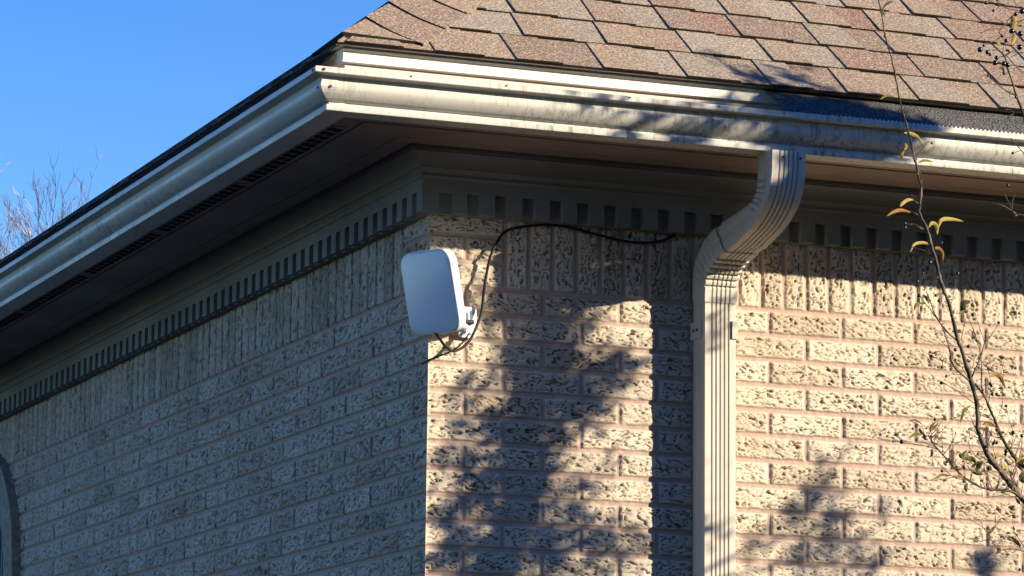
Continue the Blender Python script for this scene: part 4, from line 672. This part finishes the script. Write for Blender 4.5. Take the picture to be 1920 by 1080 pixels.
CLUMPS=[([2.214,-1.485,0.773],0.062,75),([2.04,-1.291,0.678],0.056,62),([2.158,-1.501,0.783],0.044,27),([2.224,-1.503,0.703],0.062,87),([2.313,-1.518,0.716],0.05,50),([1.995,-1.412,0.737],0.031,15),([1.917,-1.292,0.52],0.05,75),([2.008,-1.302,0.517],0.056,75),([2.36,-1.51,0.636],0.05,56),([2.402,-1.494,0.635],0.037,37),([2.471,-1.51,0.657],0.028,22),([2.119,-1.431,0.526],0.062,87),([2.011,-1.283,0.443],0.05,68),([2.223,-1.382,0.509],0.044,37),([1.915,-1.316,0.42],0.05,62),([1.946,-1.286,0.375],0.05,62),([1.911,-1.312,0.347],0.062,81),([2.227,-1.504,0.443],0.044,43),([2.053,-1.465,0.454],0.037,31),([2.177,-1.508,0.39],0.056,75),([1.832,-1.293,0.256],0.05,43),([1.943,-1.283,0.244],0.037,31),([1.982,-1.366,0.248],0.062,68),([1.804,-1.303,0.247],0.037,27),([1.746,-1.3,0.166],0.05,43),([2.051,-1.483,0.256],0.056,50),([2.221,-1.519,0.269],0.062,75),([2.138,-1.39,0.177],0.05,43),([1.838,-1.349,0.117],0.056,50),([2.078,-1.439,0.147],0.075,93),([2.26,-1.495,0.169],0.062,68),([2.134,-1.321,0.091],0.05,37),([2.457,-1.518,0.182],0.044,31),([1.991,-1.502,0.403],0.037,27),([1.722,-1.283,0.374],0.031,17),([2.172,-1.33,0.305],0.031,12),([2.116,-1.286,0.125],0.031,17),([1.775,-1.342,0.06],0.037,31),([2.029,-1.464,0.112],0.05,43),([2.092,-1.322,0.232],0.037,22),([1.905,-1.405,0.507],0.037,17),([2.089,-1.289,0.385],0.031,15),([2.968,-1.5,0.368],0.028,25),([2.909,-1.5,0.305],0.037,25),([2.85,-1.5,0.283],0.028,8),([2.997,-1.5,0.296],0.037,32),([3.034,-1.5,0.231],0.05,32),([2.923,-1.5,0.207],0.048,17),([3.1,-1.5,0.194],0.056,37),([2.879,-1.5,0.172],0.05,15),([2.983,-1.5,0.429],0.028,10),([2.777,-1.5,0.207],0.037,12),([3.435,-1.5,0.206],0.011,30),([3.429,-1.5,0.23],0.009,10),([3.439,-1.5,0.175],0.018,25),([3.146,-1.5,0.33],0.025,7),([2.167,-1.68,1.04],0.044,48),([2.126,-1.68,1.011],0.037,48),([2.279,-1.68,1.115],0.037,72),([2.335,-1.68,1.107],0.044,90),([2.392,-1.68,1.106],0.056,150),([2.477,-1.68,1.107],0.062,180),([2.563,-1.68,1.102],0.05,135),([2.364,-1.68,1.051],0.044,48),([2.449,-1.68,1.052],0.05,135),([2.52,-1.68,1.036],0.05,150),([2.592,-1.68,1.038],0.05,150),([2.664,-1.68,1.045],0.04,120),([2.42,-1.68,1.01],0.031,42),([2.708,-1.68,1.068],0.025,42),([2.534,-1.68,1.073],0.05,120),([2.621,-1.68,1.08],0.048,102),([1.988,-1.68,1.018],0.025,15),([2.029,-1.68,1.047],0.022,12),([1.839,-1.68,1.075],0.02,9),([1.893,-1.68,1.054],0.018,9),([1.771,-1.68,1.087],0.013,9),([2.382,-1.67,0.951],0.025,60),([2.368,-1.67,0.885],0.033,78),([2.354,-1.67,0.845],0.028,42),([2.397,-1.67,0.978],0.018,42),([2.34,-1.67,0.895],0.018,18),([2.389,-1.67,0.919],0.018,36),([2.297,-1.558,1.272],0.02,6),([2.328,-1.614,1.23],0.025,12),([2.387,-1.64,1.21],0.033,24),([2.48,-1.624,1.223],0.033,24),([2.399,-1.674,1.185],0.025,16),([2.532,-1.663,1.193],0.025,12),([2.347,-1.635,1.214],0.025,10),([2.591,-1.69,1.173],0.025,8),([2.538,-1.565,1.267],0.02,6),([2.251,-1.28,0.606],0.007,2),([2.28,-1.28,0.595],0.007,2),([2.259,-1.28,0.554],0.007,2),([2.316,-1.28,0.661],0.009,5),([2.302,-1.28,0.643],0.009,3),([2.266,-1.28,0.528],0.007,2),([2.281,-1.28,0.253],0.025,2),([2.267,-1.28,0.07],0.028,5)]

mb_, tb_, bb_ = mat('dark_twig_bark', (0.07,0.055,0.045), 0.75, 0.25)
v = coords(tb_); tb_.links.new(mixc(tb_, ramp(tb_, noise(tb_, 38, 3, 0.6, v), [(0.42,0.0),(0.62,1.0)]), (0.030,0.026,0.025), (0.15,0.115,0.085)), bb_.inputs['Base Color'])
M_BERRY = mat('black_berry_skin', (0.006,0.006,0.009), 0.28, 0.5)[0]
def leaf_mat(name, a, c2):
    m, t, b = mat(name, a, 0.55, 0.3); v = coords(t)
    t.links.new(mixc(t, noise(t, 60, 3, 0.6, v), a, c2), b.inputs['Base Color'])
    try: b.inputs['Transmission Weight'].default_value = 0.0
    except Exception: pass
    tr = N(t, 'ShaderNodeBsdfTranslucent'); tr.inputs[0].default_value = (*c2, 1); mx = N(t, 'ShaderNodeMixShader'); mx.inputs[0].default_value = 0.3
    out = t.nodes['Material Output']; t.links.new(b.outputs[0], mx.inputs[1]); t.links.new(tr.outputs[0], mx.inputs[2]); t.links.new(mx.outputs[0], out.inputs[0]); return m
LM = [leaf_mat('olive_leaf', (0.09,0.10,0.02), (0.20,0.18,0.04)), leaf_mat('yellow_leaf', (0.34,0.27,0.05), (0.52,0.40,0.12)), leaf_mat('amber_leaf', (0.42,0.22,0.04), (0.26,0.12,0.03)), leaf_mat('dark_leaf', (0.035,0.038,0.018), (0.07,0.06,0.025))]
shrub = empty('berry_shrub', (0.35, -2.9, 0))
tag(shrub, 'nearly bare shrub with black berries and a few yellow leaves before the sunlit brick', 'shrub')
def sput(o): o.parent = shrub; o.location = (-0.35, 2.9, Z0); return o
b = MB(); rj = random.Random(11)
for r0, r1, pts in STEMS:
    P_ = spline(pts, 4) if len(pts) > 2 else [Vector(q) for q in pts]
    n = len(P_); out = []
    for i, q in enumerate(P_):
        s = r1*0.12
        out.append(q+Vector((rj.uniform(-s,s), rj.uniform(-s,s), rj.uniform(-s,s))))
    b.tube(out, [(r0+(r1-r0)*(i/(n-1))**1.7)*rj.uniform(0.78,1.25) for i in range(n)], 6)
# knots and buds
for r0, r1, pts in STEMS[:20]:
    for q in pts[1:-1:2]:
        q = Vector(q); dv = Vector((rj.uniform(-1,1), rj.uniform(-.5,.5), rj.uniform(-.3,1))).normalized()
        b.cyl(q, q+dv*rj.uniform(0.004,0.009), r0*0.9+0.0006, 0.0003, n=4)
# the part of the shrub below and right of the frame
for x0, z0 in ((0.03,-0.86),(0.01,-0.80),(0.02,-0.90),(0.10,-0.2)):
    p0 = Vector((x0, -2.87, z0)); p1 = Vector((0.35+rj.uniform(-.05,.05), -2.9+rj.uniform(-.05,.05), -3.0))
    P_ = spline([p0, p0.lerp(p1, 0.35)+Vector((0.12,0.02,0)), p0.lerp(p1,0.7)+Vector((0.06,-0.03,0)), p1], 6)
    b.tube(P_, [0.006+0.010*i/(len(P_)-1) for i in range(len(P_))], 8)
for j in range(26):
    a = Vector((0.30+rj.uniform(-.1,.12), -2.9+rj.uniform(-.15,.15), rj.uniform(-2.4,-0.9)))
    t_ = a+Vector((rj.uniform(0.15,0.7), rj.uniform(-.5,.4), rj.uniform(0.3,0.9)))
    P_ = spline([a, a.lerp(t_,.5)+Vector((0.06,0,-0.04)), t_], 5); b.tube(P_, [0.005*(1-i/len(P_))+0.0008 for i in range(len(P_))], 5)
XTRA = []
for si, cnt in ((18, 34), (0, 26), (17, 12), (47, 12)):
    r0, r1, pts = STEMS[si]
    for j in range(cnt):
        lo_ = 0 if si != 0 else len(pts)-10
        i = rj.randrange(lo_, len(pts)-1); q = Vector(pts[i]).lerp(Vector(pts[i+1]), rj.random())
        dv = Vector((rj.uniform(-1,.7), rj.uniform(-.6,.6), rj.uniform(-.15,1))).normalized(); L = rj.uniform(0.012, 0.045)
        e_ = q+dv*L+Vector((rj.uniform(-.008,.008), 0, rj.uniform(0,.012))); mid = q+dv*L*0.5+Vector((rj.uniform(-.004,.004),0,rj.uniform(-.004,.004)))
        b.tube(spline([q, mid, e_], 4), [0.0009-0.0005*t/8 for t in range(9)], 4)
        if rj.random() < 0.4: XTRA.append((e_, dv))
sput(b.build('stems', mb_, None, True))
def uv_sphere(r, n=10, m_=7):
    v = [(0,0,r)]; f = []
    for i in range(1, m_):
        a = math.pi*i/m_
        for k in range(n): v.append((r*math.sin(a)*math.cos(2*math.pi*k/n), r*math.sin(a)*math.sin(2*math.pi*k/n), r*math.cos(a)))
    v.append((0,0,-r))
    for k in range(n): f.append((0, 1+k, 1+(k+1) % n))
    for i in range(m_-2):
        for k in range(n): a = 1+i*n; f.append((a+k, a+n+k, a+n+(k+1) % n, a+(k+1) % n))
    e = len(v)-1; a = 1+(m_-2)*n
    for k in range(n): f.append((e, a+(k+1) % n, a+k))
    return v, f
v, f = uv_sphere(1.0); bm_ = bpy.data.meshes.new('berry'); bm_.from_pydata(v, [], f); bm_.polygons.foreach_set('use_smooth', [True]*len(f)); bm_.materials.append(M_BERRY)
for q, r in BERRIES:
    o = bpy.data.objects.new('berry', bm_); COL.objects.link(o); o.parent = shrub
    o.location = (q[0]-0.35, q[1]+2.9, q[2]+Z0); o.scale = (r*rj.uniform(.9,1.05), r, r*rj.uniform(.92,1.08))
for ci in range(4):
    b = MB(); any_ = False
    for hw, c, pts in LEAVES:
        if c != ci: continue
        any_ = True; P_ = spline(pts, 5); n = len(P_); v = []; f = []
        side = Vector((rj.uniform(-.2,.2), -1, rj.uniform(-.3,.3)))
        for i, q in enumerate(P_):
            t_ = (P_[min(i+1,n-1)]-P_[max(i-1,0)]).normalized(); view = Vector((0.36,0.92,0.16)); x_ = t_.cross(view).normalized()
            s = i/(n-1); wd = hw*max(math.sin(math.pi*min(s*0.92+0.06,1.0))**0.8, 0.04)
            tw_ = rj.uniform(-.15,.15)+0.35
            x1 = (x_*math.cos(tw_)+view*math.sin(tw_)).normalized(); x2 = (x_*math.cos(tw_)-view*math.sin(tw_)).normalized()
            v += [q+x1*wd, q+view*0.0, q-x2*wd]
        for i in range(n-1): f += [(i*3,i*3+1,i*3+4,i*3+3),(i*3+1,i*3+2,i*3+5,i*3+4)]
        b.add(v, f)
    for e_, dv in XTRA[ci::4]:
        t_ = (dv+Vector((rj.uniform(-1,1), rj.uniform(-.5,.5), rj.uniform(-1,.5)))*0.8).normalized(); x_ = t_.cross(Vector((0.36,0.92,0.16))).normalized(); L = rj.uniform(0.008, 0.020)
        b.add([e_, e_+t_*L*.4+x_*L*.16, e_+t_*L, e_+t_*L*.4-x_*L*.16], [(0,1,2,3)])
    # a few more leaves on the part outside the frame
    for j in range(30):
        a = Vector((rj.uniform(0.25,0.9), rj.uniform(-3.4,-2.5), rj.uniform(-2.2,-0.3))); t_ = Vector((rj.uniform(-1,1),rj.uniform(-1,1),rj.uniform(-1,.4))).normalized(); x_ = t_.orthogonal().normalized()
        b.add([a, a+t_*0.015+x_*0.005, a+t_*0.035, a+t_*0.015-x_*0.005], [(0,1,2,3)])
    sput(b.build('foliage', LM[ci], None, True))

# ------------------------------------------------------------------ evergreen to the right whose shade dapples the corner
ev = empty('evergreen_tree', (1.9, -1.4, 0))
tag(ev, 'dark feathery evergreen standing right of the house corner and shading it', 'tree')
def eput(o): o.parent = ev; o.location = (-1.9, 1.4, Z0); return o
me_, te_, be_ = mat('evergreen_needles', (0.035,0.06,0.025), 0.7, 0.2)
re_ = random.Random(21); b = MB(); w_ = MB()
TR = [Vector((1.90,-1.40,-3.02)), Vector((1.92,-1.40,-1.5)), Vector((2.00,-1.40,0.0)), Vector((2.10,-1.40,0.55)), Vector((2.26,-1.45,0.95))]
tp = spline(TR, 6); w_.tube(tp, [0.030*(1-i/len(tp))+0.004 for i in range(len(tp))], 8)
for (c, r, n) in CLUMPS:
    c = Vector(c); near = min(tp, key=lambda q: (q-c-Vector((0,0,-0.55))).length)
    if n >= 30 and (near-c).length < 1.5:
        pm = near.lerp(c, 0.5)+Vector((0,0,0.05)); P_ = spline([near, pm, c], 5); w_.tube(P_, [0.007*(1-i/len(P_))+0.0015 for i in range(len(P_))], 5)
    if n >= 12:
        for q_ in range(3):
            a = c+Vector((re_.gauss(0,.5),re_.gauss(0,.4),re_.gauss(0,.5)))*r; dv = Vector((0.9+re_.gauss(0,.35), re_.gauss(0,.3), 0.8+re_.gauss(0,.35))).normalized()
            w_.tube(spline([a, a+dv*0.05+Vector((0,0,0.004)), a+dv*0.12], 3), [0.0022-0.0015*t/6 for t in range(7)], 4)
    for j in range(int(n*2.3)):
        o_ = Vector((re_.gauss(0,.55), re_.gauss(0,.5), re_.gauss(0,.55)))*r + Vector((0.8,0,0.6))*re_.gauss(0,.35)*r; a = c+o_
        t_ = Vector((0.9+re_.gauss(0,.6), re_.gauss(0,.5), 0.75+re_.gauss(0,.6))).normalized()
        L = re_.uniform(0.018, 0.055); x_ = t_.cross(Vector((re_.uniform(-1,1),re_.uniform(-1,1),re_.uniform(-1,1)))).normalized()*L*0.14
        b.add([a, a+t_*L*.4+x_, a+t_*L, a+t_*L*.4-x_], [(0,1,2,3)])
eput(b.build('crown', me_, None)); eput(w_.build('trunk', mb_, None, True))

# ------------------------------------------------------------------ distant bare trees
mt, tt_, bt_ = mat('pale_winter_bark', (0.44,0.36,0.34), 0.85, 0.2)
def bare_tree(x, y, h, seed, spread, label, R=0.4):
    r = random.Random(seed); root = empty('bare_tree', (x, y, 0))
    tag(root, label, 'tree', 'bare trees beyond the roof')
    T_ = MB(); C_ = MB()
    zt = h*0.62; T_.tube(spline([(0,0,0), (0.05,0,zt*0.5), (0,0,zt)], 5), [0.085-0.05*i/10 for i in range(11)], 7, False)
    def grow(p, e, rad, lev):
        p = Vector(p); e = Vector(e); L = (e-p).length
        m1 = p.lerp(e, 0.35)+Vector((r.uniform(-1,1), r.uniform(-1,1), r.uniform(-.5,.5)))*L*0.07
        m2 = p.lerp(e, 0.7)+Vector((r.uniform(-1,1), r.uniform(-1,1), r.uniform(-.5,.5)))*L*0.07
        P_ = spline([p, m1, m2, e], 3); n = len(P_)
        C_.tube(P_, [rad*(1-0.75*i/(n-1)) for i in range(n)], 3 if lev else 5, False)
        if lev >= 3: return
        for j in range((9, 6, 4)[lev]):
            s = r.uniform(0.25, 0.95); q = P_[min(int(s*(n-1)), n-2)]
            dv = ((e-p).normalized()*r.uniform(.7,1.1)+Vector((r.uniform(-1,1), r.uniform(-1,1), r.uniform(-.1,.5)))*spread).normalized()
            grow(q, q+dv*L*r.uniform(0.22,0.42), max(rad*0.5, 0.0028), lev+1)
    for k in range(11):
        a = r.uniform(0, 2*math.pi); rho = r.random()**0.6
        tip = Vector((R*rho*math.cos(a), R*rho*math.sin(a), h*(1-0.06*rho)*r.uniform(0.955,1.0)))
        grow((0,0,zt*r.uniform(0.82,1.0)), tip, 0.012, 0)
    T_.build('trunk', mt, root, False, (0,0,0)); C_.build('crown', mt, root, False, (0,0,0))
TREES = [(3.62, 22.0, 7.55, 3, 0.6, 'bare pinkish tree cut by the left photo edge beyond the gutter', 0.35), (3.97, 21.5, 6.85, 8, 0.65, 'bare tree between its two neighbours with a low fan of pale branches', 0.36), (4.42, 21.5, 7.25, 15, 0.55, 'bare tree nearest the house corner with tall dark leading shoots', 0.26)]
for a in TREES: bare_tree(*a)

# ------------------------------------------------------------------ unseen dark conifers added before the house to block sky fill
rb = random.Random(31); b = MB(); me2 = mat('sky_blocker_needles', (0.025,0.035,0.022), 0.85, 0.1)[0]
for azd in list(range(146, 208, 5)) + list(range(62, 114, 6)):
    a = math.radians(azd+rb.uniform(-1.5,1.5)); D = rb.uniform(14,17); cx, cy = math.sin(a)*D, math.cos(a)*D; h = rb.uniform(10.5, 14.5)*(0.8 if azd < 120 else 1)
    for L_ in range(9):
        q = L_/9; z0 = 0.3+h*q; z1 = z0+h*0.2; rr = (1-q)*1.7+0.15; v = []; n = 14
        for k in range(n):
            ra = rr*rb.uniform(0.75, 1.2); v.append((cx+ra*math.cos(2*math.pi*k/n), cy+ra*math.sin(2*math.pi*k/n), z0+rb.uniform(-.25,.25)))
        v.append((cx, cy, z1)); b.add(v, [(k, (k+1) % n, n) for k in range(n)]+[tuple(reversed(range(n)))])
    b.cyl((cx,cy,0),(cx,cy,h*0.9),0.2,0.03,6)
tag(b.build('sky_fill_blocker', me2, None, False, (0,0,0)), 'unseen dark conifer belt added before the house to block sky fill', 'light blocker', kind='stuff')
# ------------------------------------------------------------------ ground
mgd, tgd, bgd = mat('lawn', (0.06,0.065,0.03), 0.95, 0.1); v = coords(tgd)
tgd.links.new(mixc(tgd, noise(tgd, 3.0, 6, 0.7, v), (0.026,0.023,0.020), (0.018,0.018,0.015)), bgd.inputs['Base Color'])
b = MB(); b.add([(-400,-400,0),(400,-400,0),(400,400,0),(-400,400,0)], [(0,1,2,3)])
tag(b.build('ground', mgd, None, False, (0,0,0)), kind='structure')
